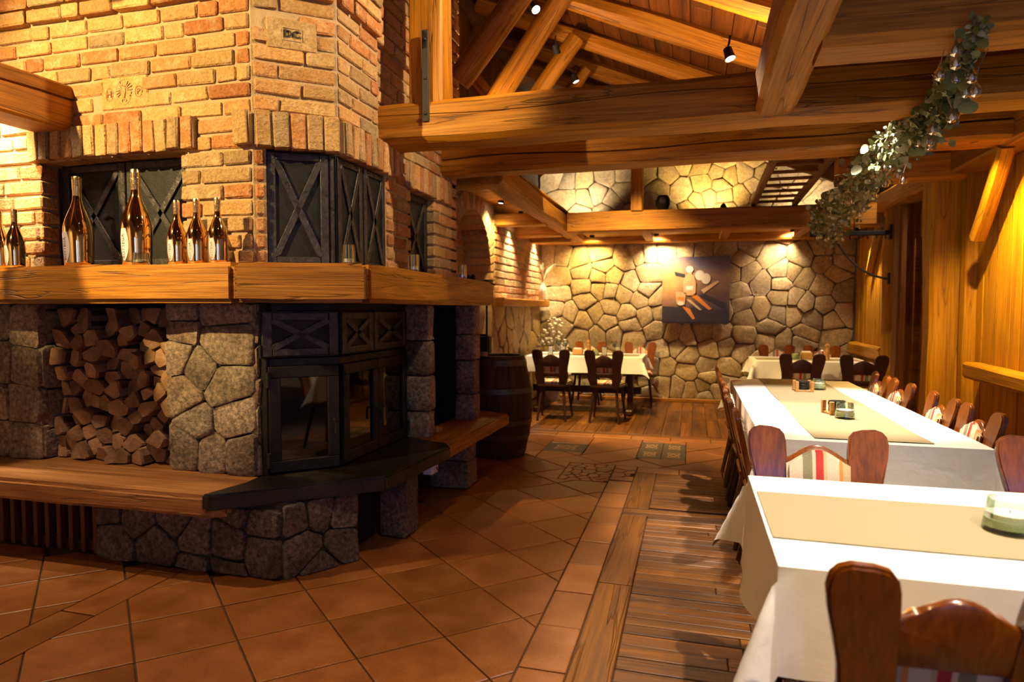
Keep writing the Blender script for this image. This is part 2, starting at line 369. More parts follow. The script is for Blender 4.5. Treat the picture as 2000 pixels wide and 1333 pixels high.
def beam(name, p0, p1, w, h, mat='beam', label=None, group=None, parent=None, rnd=.02, jit=.006, roundlog=False, cat='beam', kind=None, groove=None):
    """hewn timber from p0 to p1 (axis through its middle)"""
    p0, p1 = Vector(p0), Vector(p1); d = p1-p0; L = d.length; n = max(2, int(L/.22)); v = []; f = []; s = R.uniform(0, 99)
    if roundlog: ring = [(w/2*math.cos(2*pi*i/12), h/2*math.sin(2*pi*i/12)) for i in range(12)]
    else:
        c = rnd; a, b = w/2, h/2
        ring = [(-a+c, -b), (a-c, -b), (a, -b+c), (a, b-c), (a-c, b), (-a+c, b), (-a, b-c), (-a, -b+c)]
    if groove: g, gw = groove; ring += [(-w/2, g-gw), (-w/2+.045, g), (-w/2, g+gw)]; ring = ring[:7]+ring[8:][::-1]+[ring[7]]
    m = len(ring)
    for k in range(n+1):
        x = L*k/n
        for i, (y, z) in enumerate(ring):
            if groove and 7 <= i < 10:
                gz = noise.noise(Vector((x*.9, s, 3)))*.035+noise.noise(Vector((x*5, s, 7)))*.006; op = .55+.45*noise.noise(Vector((x*1.7, s, 11)))
                z = groove[0]+gz+(z-groove[0])*op; v.append((x, y, z)); continue
            q = Vector((x*1.3, y*6+s, z*6)); v.append((x, y+noise.noise(q)*jit*1.6, z+noise.noise(q+Vector((9, 4, 2)))*jit*1.6))
    for k in range(n):
        for i in range(m): j = (i+1) % m; f.append((k*m+i, (k+1)*m+i, (k+1)*m+j, k*m+j))
    f.append(tuple(range(m))); f.append(tuple(n*m+i for i in range(m))[::-1])
    o = ob(name, mesh(name, v, f, mat, 35), parent, p0)
    x = d.normalized(); u = Vector((0, 0, 1)) if abs(x.z) < .9 else Vector((0, 1, 0)); y = u.cross(x).normalized(); z = x.cross(y)
    o.rotation_euler = Matrix((x, y, z)).transposed().to_euler()
    if label: tag(o, label, cat, group, kind)
    return o
# polygons ------------------------------------------------
def clip(P, a, b, d):
    out = []
    for i in range(len(P)):
        p, q = P[i], P[(i+1) % len(P)]; dp = a*p[0]+b*p[1]-d; dq = a*q[0]+b*q[1]-d
        if dp <= 0: out.append(p)
        if (dp < 0 < dq) or (dq < 0 < dp): t = dp/(dp-dq); out.append((p[0]+(q[0]-p[0])*t, p[1]+(q[1]-p[1])*t))
    return out
def rclip(P, x0, x1, y0, y1):
    for a, b, d in ((-1, 0, -x0), (1, 0, x1), (0, -1, -y0), (0, 1, y1)):
        if len(P) > 2: P = clip(P, a, b, d)
    return P
def area(P): return .5*sum(P[i][0]*P[(i+1) % len(P)][1]-P[(i+1) % len(P)][0]*P[i][1] for i in range(len(P)))
def cen(P): return (sum(p[0] for p in P)/len(P), sum(p[1] for p in P)/len(P))
def inset(P, g):
    if area(P) < 0: P = P[::-1]
    Q = P
    for i in range(len(P)):
        p, q = P[i], P[(i+1) % len(P)]; ex, ey = q[0]-p[0], q[1]-p[1]; l = math.hypot(ex, ey)
        if l < 1e-6: continue
        a, b = ey/l, -ex/l; Q = clip(Q, a, b, a*p[0]+b*p[1]-g)
        if len(Q) < 3: return []
    return Q
def voronoi(seeds, B):
    out = []
    for i, (x, y) in enumerate(seeds):
        P = B
        for j, (u, w) in enumerate(seeds):
            if i == j: continue
            a, b = u-x, w-y
            if a*a+b*b > 4: continue
            P = clip(P, a, b, (u*u+w*w-x*x-y*y)/2)
            if len(P) < 3: break
        out.append(P)
    return out
def relax(seeds, B, k=2):
    for _ in range(k): seeds = [cen(P) if len(P) > 2 else s for s, P in zip(seeds, voronoi(seeds, B))]
    return seeds
def roughen(P, step, j):
    Q = []
    for i in range(len(P)):       # round the corners once
        p, q = P[i], P[(i+1) % len(P)]
        Q += [(p[0]*.9+q[0]*.1, p[1]*.9+q[1]*.1), (p[0]*.1+q[0]*.9, p[1]*.1+q[1]*.9)]
    O = []
    for i in range(len(Q)):
        p, q = Q[i], Q[(i+1) % len(Q)]; l = math.hypot(q[0]-p[0], q[1]-p[1]); n = max(1, int(l/step))
        for k in range(n):
            t = k/n; O.append((p[0]+(q[0]-p[0])*t+R.uniform(-j, j), p[1]+(q[1]-p[1])*t+R.uniform(-j, j)))
    return O
def stone_piece(name, P, O, U, N, depth, gap, mat, parent, step=.09, j=.006, round_=.5):
    """a proud irregular stone on the plane O + u*U + z; N is the outward normal"""
    P = inset(P, gap)
    if len(P) < 3 or abs(area(P)) < .0006: return None
    c = cen(P); P = roughen(P, step, j); n = len(P); V = []; F = []; U = Vector(U); N = Vector(N); Z = Vector((0, 0, 1))
    tx, ty = R.uniform(-.08, .08), R.uniform(-.08, .08)
    for s, d in ((1.0, -.03), (1.0, depth*(1-round_)), (.955, depth*.9), (.8, depth), (.42, depth*1.04)):
        for p in P:
            x, y = (p[0]-c[0])*s, (p[1]-c[1])*s
            e = noise.noise(Vector((x*7+c[0]*5, y*7, c[1]*3)))*depth*.35+x*tx+y*ty if s < .99 else 0
            V.append(U*x+Z*y+N*(d+e))
    V.append(N*(depth*(1.04+R.uniform(-.1, .1))))
    for k in range(4):
        for i in range(n): q = (i+1) % n; F.append((k*n+i, k*n+q, (k+1)*n+q, (k+1)*n+i))
    for i in range(n): F.append((4*n+i, 4*n+(i+1) % n, 5*n))
    if U.cross(Z).dot(N) < 0: F = [f[::-1] for f in F]
    return ob(name, mesh(name, V, F, mat, 50), parent, Vector(O)+U*c[0]+Z*c[1])
# bricks ---------------------------------------------------
BRK = {}
def brick_me(L, H, D, k):
    key = (round(L, 2), k, round(H, 3), round(D, 2))
    if key not in BRK:
        st = R.getstate(); R.seed(int(key[0]*100)*10+k)
        BRK[key] = boxm('brick', key[0], D, H, 'brick', .007, .0028, 1, 0); R.setstate(st)
    return BRK[key]
def face(core, p0, p1, z0, z1, holes=(), rowh=.088, bl=.262, depth=.11, proud=.013, corbel=None, phase=0, skip=()):
    """brick facing on the vertical plane p0->p1 (outside on the right-hand side), with openings (u0,u1,za,zb)"""
    p0, p1 = Vector((*p0, 0)), Vector((*p1, 0)); d = p1-p0; L = d.length; d.normalize(); n = Vector((d.y, -d.x, 0)); ang = math.atan2(d.y, d.x)
    # mortar bed as boxes round the openings
    us = sorted({0, L, *[h[0] for h in holes], *[h[1] for h in holes]}); zs = sorted({z0, z1, *[h[2] for h in holes], *[h[3] for h in holes]})
    us = [u for u in us if 0 <= u <= L]; zs = [z for z in zs if z0 <= z <= z1]
    for i in range(len(us)-1):
        for k in range(len(zs)-1):
            um, zm = (us[i]+us[i+1])/2, (zs[k]+zs[k+1])/2
            if any(h[0] < um < h[1] and h[2] < zm < h[3] for h in holes): continue
            a = us[i]+(.03 if any(abs(h[1]-us[i]) < 1e-6 and h[2] < zm < h[3] for h in holes) else 0); b = us[i+1]-(.03 if any(abs(h[0]-us[i+1]) < 1e-6 and h[2] < zm < h[3] for h in holes) else 0)
            c = p0+d*((a+b)/2)-n*(depth/2); c.z = zm
            ob('mortar_bed', boxm('mortar_bed', b-a, depth, zs[k+1]-zs[k], 'mortar'), core, c, (0, 0, ang))
    row = 0; z = z0+.006
    while z+.04 < z1:
        h = rowh-.016; zc = z+h/2; iv = [(0, L)]
        for q in holes:
            if q[2]-.02 < zc < q[3]+.005:
                nv = []
                for a, b in iv:
                    if q[1] <= a or q[0] >= b: nv.append((a, b)); continue
                    if q[0] > a: nv.append((a, q[0]))
                    if q[1] < b: nv.append((q[1], b))
                iv = nv
        for a, b in iv:
            u = a+.004; first = True
            while u < b-.03:
                l = (bl*.5 if (row+phase) % 2 and first else bl) + R.uniform(-.03, .02); first = False
                if R.random() < .12: l = bl*.5
                if b-u-l < .07: l = b-u-.004
                l = min(l, b-u-.003)
                if l < .03: break
                pr = proud+R.uniform(-.003, .005)+(corbel(zc) if corbel else 0)
                um = u+l/2
                if not any(s[0] < um < s[1] and s[2] < zc < s[3] for s in skip):
                    c = p0+d*um+n*(pr-depth/2); c.z = zc
                    m = round((l-.012), 2); me = brick_me(max(.03, m), h, depth, R.randrange(4))
                    ob('brick', me, core, c, (R.uniform(-.012, .012), R.uniform(-.012, .012), ang+R.uniform(-.008, .008)), ((l-.012)/max(.03, m), 1, R.uniform(.95, 1.06)))
                u += l
        z += rowh; row += 1
def soldier(parent, p0, p1, z0, z1, depth=.16, proud=.05, w=.068):
    """a course of upright bricks along p0->p1"""
    p0, p1 = Vector((*p0, 0)), Vector((*p1, 0)); d = p1-p0; L = d.length; d.normalize(); n = Vector((d.y, -d.x, 0)); ang = math.atan2(d.y, d.x)
    c = p0+d*(L/2)+n*(proud-.012-depth/2); c.z = (z0+z1)/2
    ob('mortar_bed', boxm('mortar_bed', L, depth-.004, z1-z0-.012, 'mortar'), parent, c, (0, 0, ang))
    k = max(1, round(L/(w+.012))); s = L/k
    key = ('s', round(s, 3), round(z1-z0, 3))
    if key not in BRK: BRK[key] = [boxm('brick', s-.011, depth, z1-z0, 'brick', .006, .003) for _ in range(4)]
    for i in range(k):
        c = p0+d*(s*(i+.5))+n*(proud-depth/2+R.uniform(-.005, .006)); c.z = (z0+z1)/2+R.uniform(-.006, .004)
        ob('brick', R.choice(BRK[key]), parent, c, (R.uniform(-.02, .02), R.uniform(-.03, .03), ang))
def text_mesh(body, size, depth=.001, bold=0., space=1.):
    cu = bpy.data.curves.new('t', 'FONT'); cu.body = body; cu.size = size; cu.extrude = depth; cu.align_x = 'CENTER'; cu.align_y = 'CENTER'; cu.resolution_u = 4; cu.offset = bold; cu.space_character = space
    o = bpy.data.objects.new('t', cu); COL.objects.link(o); dg = bpy.context.evaluated_depsgraph_get(); dg.update()
    me = bpy.data.meshes.new_from_object(o.evaluated_get(dg)); bpy.data.objects.remove(o); return me
# ================================================================== FLOOR
floor = ob('floor', boxm('floor', 14, 16, .1, 'grout'), None, (-1, 4, -.062)); tag(floor, 'rustic floor of terracotta tiles and worn wooden boards', 'floor', None, 'structure')
def slab(name, P, mat, h=.012, bev=.004, ang=0., gap=.004):
    P = inset(P, gap)
    if len(P) < 3 or abs(area(P)) < .0012: return None
    c = cen(P); bm = bmesh.new(); ca, sa = math.cos(-ang), math.sin(-ang)
    loc = [((x-c[0])*ca-(y-c[1])*sa, (x-c[0])*sa+(y-c[1])*ca) for x, y in P]
    bot = [bm.verts.new((x, y, -.004)) for x, y in loc]; mid = [bm.verts.new((x, y, h-bev*.6)) for x, y in loc]
    ins = inset(loc, bev); 
    if len(ins) != len(loc): ins = [(x*.97, y*.97) for x, y in loc]
    top = [bm.verts.new((x, y, h)) for x, y in ins]
    n = len(loc)
    # match the rotation of the two rings
    best = min(range(n), key=lambda s: sum((ins[(i+s) % n][0]-loc[i][0])**2+(ins[(i+s) % n][1]-loc[i][1])**2 for i in range(n))); top = top[best:]+top[:best]
    for i in range(n):
        j = (i+1) % n; bm.faces.new((bot[i], bot[j], mid[j], mid[i])); bm.faces.new((mid[i], mid[j], top[j], top[i]))
    bm.faces.new(top)
    return ob(name, from_bm(name, bm, mat), floor, (c[0], c[1], -.012+R.uniform(-.0012, .0012)), (R.uniform(-.002, .002), R.uniform(-.002, .002), ang))
e1 = (.2662, .2482); e2 = (.2722, -.2417); V0 = (-1.239, 2.674)
REG = [(-2.523, -.62, .6, 5.62), (-4.6, -2.715, .6, 2.75), (-2.27, 2.6, 5.57, 6.76)]
MOS = (-1.02, -.62, 5.0, 5.57)          # patch of broken pieces
DEC = [(-.475, -.04, 5.91, 6.63), (-1.372, -.975, 6.0, 6.37)]
under = lambda x, y: (y > 2.85 and x < -1.95 and y < 5.1)
for i in range(-14, 16):
    for k in range(-14, 16):
        x, y = V0[0]+i*e1[0]+k*e2[0], V0[1]+i*e1[1]+k*e2[1]
        Q = [(x, y), (x+e2[0], y+e2[1]), (x+e1[0]+e2[0], y+e1[1]+e2[1]), (x+e1[0], y+e1[1])]
        cx, cy = cen(Q)
        if under(cx, cy): continue
        for r in REG:
            P = rclip(Q, *r)
            if r is REG[0] and len(P) > 2 and cy > 4.6:
                A = rclip(P, r[0], r[1], 0, MOS[2]); Bq = rclip(rclip(P, r[0], MOS[0], MOS[2], 9), *r) if True else []
                for X in (A, Bq):
                    if len(X) > 2: slab('terracotta_tile', X, 'terracotta')
                continue
            if r is REG[2]:
                hit = [d for d in DEC if d[0] < cx < d[1] and d[2] < cy < d[3]]
                todo = [P]
                for d in DEC:      # cut the patterned insets out
                    nt = []
                    for X in todo:
                        if len(X) < 3 or len(rclip(X, *d)) < 3: nt.append(X); continue
                        nt += [clip(X, 1, 0, d[0]), clip(X, -1, 0, -d[1])]
                        Y = rclip(X, d[0], d[1], -9, 99)
                        if len(Y) > 2: nt += [clip(Y, 0, 1, d[2]), clip(Y, 0, -1, -d[3])]
                    todo = nt
                for X in todo:
                    if len(X) > 2: slab('terracotta_tile', X, 'terracotta')
                continue
            if len(P) > 2: slab('terracotta_tile', P, 'terracotta')
def rect(a, b, c, d): return [(a, c), (b, c), (b, d), (a, d)]
y = .92
while y < 5.0: slab('border_tile', rect(-.62, -.433, y, min(y+.345, 5.08)), 'terracotta'); y += .345
y = .8
while y < 2.7: slab('strip_tile', rect(-2.715, -2.523, y, min(y+.46, 2.72)), 'terracotta'); y += .4633
x = -.433
while x < 2.1: slab('border_tile', rect(x, x+.345, 5.38, 5.57), 'terracotta'); x += .345
x = -2.2
while x < 2.1: slab('border_tile', rect(x, x+.4, 6.76, 6.93), 'terracotta'); x += .4
ms = [(R.uniform(MOS[0], MOS[1]), R.uniform(MOS[2], MOS[3])) for _ in range(34)]
Bm = rect(*MOS); ms = relax(ms, Bm, 1)
for P in voronoi(ms, Bm):
    if len(P) > 2: slab('broken_tile_piece', P, 'terracotta')
ms = relax([(R.uniform(-.62, -.433), R.uniform(5.08, 5.57)) for _ in range(9)], rect(-.62, -.433, 5.08, 5.57), 1)
for P in voronoi(ms, rect(-.62, -.433, 5.08, 5.57)):
    if len(P) > 2: slab('broken_tile_piece', P, 'terracotta')
def pattern_tile(x0, x1, y0, y1):
    o = slab('patterned_tile', rect(x0, x1, y0, y1), 'pattern_dark', gap=.002); cx, cy = (x0+x1)/2, (y0+y1)/2; w, h = (x1-x0)/2, (y1-y0)/2
    v = []; f = []
    for q in range(4):          # a rosette of four lobed leaves, inlaid flush
        a0 = pi/4+q*pi/2; n0 = len(v); ring = []
        for i in range(18):
            t = 2*pi*i/18; r = .30+.07*math.cos(3*t); ring.append((.40*math.cos(a0)+r*math.cos(t+a0)*1.05, .40*math.sin(a0)+r*math.sin(t+a0)*1.05))
        v += [(w*p*.92, h*s*.92, 0) for p, s in ring]; f.append(tuple(range(n0, n0+18)))
    b = ob('rosette', mesh('rosette', v, f, 'pattern_light'), o, (0, 0, .0128), local=True)
    v = []; f = []
    for q in range(4):
        a0 = pi/4+q*pi/2; n0 = len(v)
        v += [(w*(.4*math.cos(a0)+.13*math.cos(2*pi*i/8)), h*(.4*math.sin(a0)+.13*math.sin(2*pi*i/8)), 0) for i in range(8)]; f.append(tuple(range(n0, n0+8)))
    ob('rosette_eye', mesh('rosette_eye', v, f, 'pattern_dark'), o, (0, 0, .0134), local=True)
d = DEC[0]; mx, my = (d[0]+d[1])/2, (d[2]+d[3])/2
for a, b in ((d[0], mx), (mx, d[1])):
    for c, e in ((d[2], my), (my, d[3])): pattern_tile(a, b, c, e)
pattern_tile(*DEC[1])
# boards beside the tiles: a header column along y, cross boards behind it
for y0, y1 in ((.9, 2.02), (2.12, 3.14), (3.14, 4.24), (4.39, 5.38)): slab('floor_board', rect(-.433, -.265, y0, y1), 'floor_wood', ang=pi/2, gap=.0025)
for y0, y1 in ((2.02, 2.12), (4.24, 4.31), (4.31, 4.39)): slab('floor_board', rect(-.433, R.uniform(.3, .6), y0, y1), 'floor_wood', gap=.0025)
y = .9
while y < 5.36:
    h = R.uniform(.06, .10); y1 = min(y+h, 5.38)
    if 5.38-y1 < .04: y1 = 5.38
    xs = [-.265 if not (2.02 < y+.03 < 2.12 or 4.24 < y+.02 < 4.39) else .62]
    while xs[-1] < 2.05: xs.append(min(2.1, xs[-1]+R.uniform(.35, 1.1)))
    for a, b in zip(xs, xs[1:]):
        if b-a > .05: slab('floor_board', rect(a, b, y, y1), 'floor_wood', gap=.0022)
    y = y1
x = -2.27
slab('floor_board', rect(-2.27, -.3, 6.93, 7.06), 'floor_wood', gap=.0022); slab('floor_board', rect(-.3, 2.1, 6.93, 7.06), 'floor_wood', gap=.0022)
while x < 2.08:
    w = R.uniform(.12, .2); x1 = min(x+w, 2.1); ys = [7.06]
    while ys[-1] < 9.6: ys.append(min(9.72, ys[-1]+R.uniform(.6, 1.5)))
    for a, b in zip(ys, ys[1:]): slab('floor_board', rect(x, x1, a, b), 'floor_wood', ang=pi/2, gap=.002)
    x = x1
# ================================================================== BACK GABLE WALL (each stone)
WS = [(-2.15,2.2),(-1.92,2.17),(-1.67,2.1),(-1.34,2.18),(-.98,2.09),(-.78,2.18),(-.62,2.2),(-.4,2.22),(-.07,2.24),(.11,2.22),(-1.96,1.84),(-1.61,1.92),(-1.3,2.),(-1.36,1.85),(-1.6,1.7),(-1.36,1.66),(-1.16,1.85),(-1.19,1.64),(-.99,1.59),(-.89,1.75),(-.64,1.86),(-.64,1.63),(-1.96,1.59),(-1.56,1.49),(-1.18,1.39),(-.74,1.49),(-.94,1.29),(-.66,1.27),(-2.,1.35),(-1.81,1.3),(-1.58,1.2),(-1.42,1.29),(-1.23,1.15),(-1.93,1.12),(-.89,1.13),(-2.,3.39),(-1.84,3.32),(-1.61,3.31),(-1.27,3.35),(-.99,3.36),(-1.86,3.02),(-1.58,3.02),(-1.41,3.08),(-1.17,2.95),(-.99,3.1),(.46,2.21),(.78,2.24),(1.05,2.1),(1.45,2.07),(1.72,2.2),(1.98,2.19),(1.73,1.99),(1.96,2.01),(.66,2.05),(.57,1.88),(.75,1.88),(.93,1.72),(1.18,1.89),(1.35,1.87),(1.47,1.79),(1.2,1.71),(1.72,1.68),(1.88,1.86),(1.99,1.58),(.63,1.61),(.67,1.42),(.94,1.36),(1.19,1.53),(1.38,1.51),(1.49,1.44),(1.16,1.29),(1.36,1.29),(1.76,1.4),(2.,1.31),(.73,1.25),(1.61,1.22),(1.86,1.22),(-.51,1.5),(-.47,1.31),(-.02,1.91),(.24,1.89),(-.05,1.56),(.28,1.56),(-.24,1.33),(.14,1.29),(.42,1.36),(-.65,3.33),(-.38,3.32),(-.17,3.08),(-.51,3.11),(-.15,3.46),(.09,3.39),(.33,3.3),(.48,3.25),(.4,3.45),(.69,3.28),(.8,3.46),(.11,3.16),(.37,3.13),(.94,3.25),(.8,3.08),(.66,2.98),(.21,2.94),(.41,2.95),(.04,2.89),(-.58,2.96),(.88,2.93),(1.1,3.48),(-1.65,.92),(-1.36,.96),(-1.14,.97),(-.86,.93),(-.51,1.06),(-.26,.98),(-.08,.94),(.16,1.02),(-.45,.77),(-.2,.82),(-.04,.68),(.24,.78),(-.39,.5),(-.68,.33),(-.54,.51),(-.06,.44),(.2,.53),(.24,.37),(-.19,.22),(-.4,.24),(-.02,.17),(.17,.23),(.21,.1),(-.6,.09),(-.87,.42),(-.89,.26),(-1.61,.49),(-1.3,.53),(-1.86,.52),(-1.6,.24),(-1.32,.25),(-1.9,.23),(-1.1,.44),(-1.09,.13),(-1.46,.04),(1.07,1.09),(1.52,1.02),(1.9,.94),(.4,1.),(.71,.98),(.69,.75),(.47,.83),(1.04,.9),(1.23,.9),(1.47,.88),(.5,.51),(.35,.18),(.46,.3),(.87,.59),(1.18,.6),(1.58,.61),(1.8,.65),(2.02,.73),(.98,.36),(1.4,.38),(1.75,.43),(2.01,.46),(.76,.17),(1.19,.19),(1.61,.2),(1.95,.24)]
xg = -2.2
for zz in (2.55, 2.75):
    for q in range(11): WS.append((-2.1+q*.42+R.uniform(-.1, .1), zz+R.uniform(-.07, .07)))
for q in range(5): WS += [(1.3+R.uniform(-.1, .8), 2.95+q*.13)]
for q in range(14): WS.append((-2.1+q*.31, 3.68+R.uniform(-.08, .08)))
wb = box('wall_back', (-4.9, 9.755, 0), (2.9, 10.0, 5.2), 'wall_mortar'); tag(wb, 'back gable wall of irregular tan fieldstones', 'wall', None, 'structure')
WB = [(-2.27, .03), (2.12, .03), (2.12, 3.85), (-2.27, 3.85)]
for P in voronoi(WS, WB):
    if len(P) > 2: stone_piece('stone', P, (0, 9.755, 0), (1, 0, 0), (0, -1, 0), R.uniform(.03, .055), .005, 'wall_stone', wb, .1, .007, .3)
base_ = box('baseboard_back', (-2.26, 9.66, 0), (2.1, 9.7, .05), 'beam', None, .005); tag(base_, 'narrow wooden skirting along the stone wall foot', 'baseboard', None, 'structure')
# ================================================================== LEFT WALL (behind the fireplace) with arched niche
wl = box('wall_left', (-2.72, 5.2, 0), (-2.62, 9.76, 4.7), 'dark_mortar'); tag(wl, 'left aisle wall of brick above a stone dado with an arched niche', 'wall', None, 'structure')
cl = ob('brick_facing', boxm('brick_facing', .2, .9, .8, 'mortar'), wl, (-2.45, 9.3, 1.95))
face(cl, (-2.27, 7.34), (-2.27, 9.74), 1.47, 2.42, depth=.3)
# arch: voussoirs round an opening centred at y = 6.68
ac, ar, az = 6.62, .62, 1.74
arch = ob('arch_ring', boxm('arch_ring', .3, .06, .24, 'mortar'), wl, (-2.43, 7.36, 1.6))
for k in range(25):
    a = pi*k/24; yy, zz = ac-math.cos(a)*(ar+.10), az+math.sin(a)*(ar+.10)*1.1
    ob('brick', BRK.setdefault('v', boxm('brick', .3, .20, .080, 'brick', .006, .003)), arch, (-2.42, yy, zz), (pi-a, 0, 0))
for s in (-1, 1):
    for k in range(4): ob('brick', BRK['v'], arch, (-2.42, ac+s*(ar+.10), 1.46+k*.085))
V = []; F = []; m = 24
for k in range(m+1):
    a = pi*k/m; c, q = -math.cos(a), math.sin(a)*1.1
    V += [(-2.60, ac+c*(ar+.012), az+q*(ar+.012)), (-2.285, ac+c*(ar+.012), az+q*(ar+.012)), (-2.285, ac+c*(ar+.21), az+q*(ar+.21)), (-2.295, ac+c*(ar+.19), 2.9), (-2.295, ac+c*(ar+.19), az+q*(ar+.19))]
for k in range(m):
    b = k*5; F += [(b, b+5, b+6, b+1), (b+1, b+6, b+7, b+2), (b+4, b+9, b+8, b+3)]
ob('arch_bed', mesh('arch_bed', V, F, 'mortar', 40), arch, (0, 0, 0)); arch.children[-1].location = -wloc(arch)
face(ob('niche_back', boxm('niche_back', .02, 1.1, 1.0, 'mortar'), wl, (-2.61, 6.62, 1.95)), (-2.595, 5.9), (-2.595, 7.4), 1.47, 2.6, depth=.06)
dado = ob('stone_dado', boxm('stone_dado', .3, 4.5, 1.42, 'dark_mortar'), wl, (-2.44, 7.5, .71))
ds = relax([(R.uniform(5.3, 9.7), R.uniform(.05, 1.4)) for _ in range(46)], rect(5.25, 9.74, .02, 1.42), 2)
for P in voronoi(ds, rect(5.25, 9.74, .02, 1.42)):
    if len(P) > 2: stone_piece('stone', P, (-2.29, 0, 0), (0, 1, 0), (1, 0, 0), .04, .005, 'wall_stone', dado, .11, .007, .3)
for k in range(18):          # upright boards above the aisle ceiling
    yy = 5.2+k*.25; b = ob('wall_board', boxm('wall_board', 2.3, .24, .03, 'beam_dark', .004), wl, (-2.55, yy+.12, 3.55), Euler((0, -pi/2, pi)))
sh = beam('wall_shelf', (-2.19, 7.2, 1.44), (-2.19, 9.66, 1.44), .18, .10, 'beam', 'old timber ledge below the lit bricks holding a white vase', None, None, .015, cat='shelf')
# ================================================================== RIGHT WALL (boards, posts, doorway)
wr = box('wall_right', (2.18, 4.3, 0), (2.3, 6.0, 2.9), 'beam_dark'); tag(wr, 'right wall of broad golden upright boards', 'wall', None, 'structure')
y = 4.3
while y < 5.86:
    w = R.uniform(.13, .24); w = min(w, 5.88-y)
    if w < .05: break
    t = R.uniform(.035, .05)
    ob('wall_board', boxm('wall_board', 2.45, w-.006, t, 'wall_board', .006), wr, (2.19-t/2, y+w/2, 1.225), Euler((0, -pi/2, pi))); y += w
wr2 = box('wall_right', (2.18, 7.985, 0), (2.3, 9.70, 2.9), 'beam_dark'); tag(wr2, 'far right wall panel of reddish upright boards', 'wall', None, 'structure')
y = 8.02
while y < 9.7:
    w = min(R.uniform(.14, .22), 9.72-y)
    if w < .04: break
    t = R.uniform(.03, .045)
    ob('wall_board', boxm('wall_board', 2.3, w-.006, t, 'wall_board', .006), wr2, (2.18-t/2, y+w/2, 1.15), Euler((0, -pi/2, pi))); y += w
for lo, hi, nm in (((2.95, 6.3, 0), (3.05, 7.8, 2.9), 'passage'),):
    o = box('wall_passage', lo, hi, 'beam_dark'); tag(o, 'dark boarded end wall of the side passage', 'wall', None, 'structure')
o = box('wall_jamb', (2.18, 5.95, 0), (3.0, 6.05, 2.9), 'beam_dark'); tag(o, 'boarded side of the passage behind the square post', 'wall', None, 'structure')
# door seen in the passage, facing the hall
dr = box('door_1', (2.20, 7.30, 0), (2.95, 7.345, 2.08), 'beam_dark', None, .004); tag(dr, 'brown panelled door with small glazed panes in the passage', 'door', None, 'structure')
for px in (2.36, 2.50, 2.64, 2.78):
    for pz in (1.28, 1.66): ob('door_pane', boxm('door_pane', .10, .012, .33, 'door_glass'), dr, (px, 7.296, pz+.05))
for px in (2.28, 2.43, 2.57, 2.71, 2.86): ob('glazing_bar', boxm('glazing_bar', .028, .03, .84, 'chair_wood', .004), dr, (px, 7.292, 1.52))
for pz in (1.08, 1.52, 1.95): ob('glazing_bar', boxm('glazing_bar', .60, .03, .03, 'chair_wood', .004), dr, (2.57, 7.29, pz))
ob('door_panel', boxm('door_panel', .5, .02, .7, 'chair_wood', .01), dr, (2.57, 7.292, .55))
o = box('door_2', (2.14, 7.36, 0), (2.3, 7.42, 2.5), 'beam_dark'); tag(o, 'dark timber door frame beside the log post', 'door frame', None, 'structure')
o = box('wall_over_door', (2.19, 7.3, 2.08), (3.0, 7.4, 2.9), 'beam'); tag(o, 'boards above the passage door', 'wall', None, 'structure')
post = beam('square_post', (2.03, 6.15, 0), (2.03, 6.15, 2.42), .30, .22, 'wall_board', 'thick cracked square post beside the passage', cat='post', rnd=.03, jit=.012)
beam('wall_stud', (2.12, 5.93, 0), (2.12, 5.93, 2.42), .10, .12, 'wall_board', 'slim upright stud behind the square post', cat='post')
beam('log_post', (2.13, 7.84, 0), (2.13, 7.84, 2.5), .30, .26, 'wall_board', 'round log post carrying the iron rack', cat='post', roundlog=True, jit=.01)
beam('jamb_post', (2.10, 7.52, 0), (2.10, 7.52, 2.5), .16, .20, 'beam_dark', 'dark upright timber between log post and passage door', cat='post')
beam('wall_ledge', (2.07, 4.35, .86), (2.07, 5.68, .895), .13, .115, 'wall_board', 'rough golden timber ledge on the upright boards', cat='ledge', rnd=.02, jit=.012)
beam('wall_ledge', (2.08, 8.06, .845), (2.08, 9.6, .845), .12, .15, 'wall_board', 'rough reddish timber ledge on the far board panel', cat='ledge', rnd=.02, jit=.012)
beam('wall_plate', (2.06, 4.3, 2.52), (2.06, 9.7, 2.52), .22, .20, 'beam', 'long wall plate timber on top of the right posts', rnd=.02)
beam('knee_brace', (2.03, 5.56, 1.88), (1.99, 5.05, 2.44), .10, .085, 'wall_board', 'slanting knee brace between boards and plate timber', cat='brace')
beam('knee_brace', (2.10, 8.9, 1.78), (2.08, 8.35, 2.42), .08, .08, 'wall_board', 'thin slanting brace on the far board panel', cat='brace')
# ================================================================== ROOF
ceil = bpy.data.objects.new('ceiling', None); COL.objects.link(ceil); tag(ceil, 'steep roof lining of dark boards under the ridge', 'ceiling', None, 'structure')
ridge, SL = -2.35, .425
rz = lambda x: 3.67-SL*x if x > ridge else 3.67-SL*ridge-(ridge-x)*SL
pw = .19; sa = math.atan(SL); k = 0; x = 2.75
pm = [boxm('roof_board', 5.6, pw-.006, .02, 'roof_board', .003) for _ in range(1)]
deck = box('roof_deck', (-.01, -.01, 9), (.01, .01, 9.01), 'roof_board') if 0 else None
while x > ridge:
    xm = x-pw/2*math.cos(sa)
    for ym in (-.6, 4.85, 8.0)[0:]:
        pass
    for y0, y1 in ((-3.4, 1.6), (1.6, 5.7+(k % 3)*.4), (5.7+(k % 3)*.4, 10.0)):
        me = BRK.setdefault(('rb', round(y1-y0, 2)), boxm('roof_board', y1-y0-.004, pw-.007, .02, 'roof_board', .003))
        ob('roof_board', me, ceil, (xm, (y0+y1)/2, rz(xm)+.20), Euler((sa, 0, pi/2)))
    x -= pw*math.cos(sa); k += 1
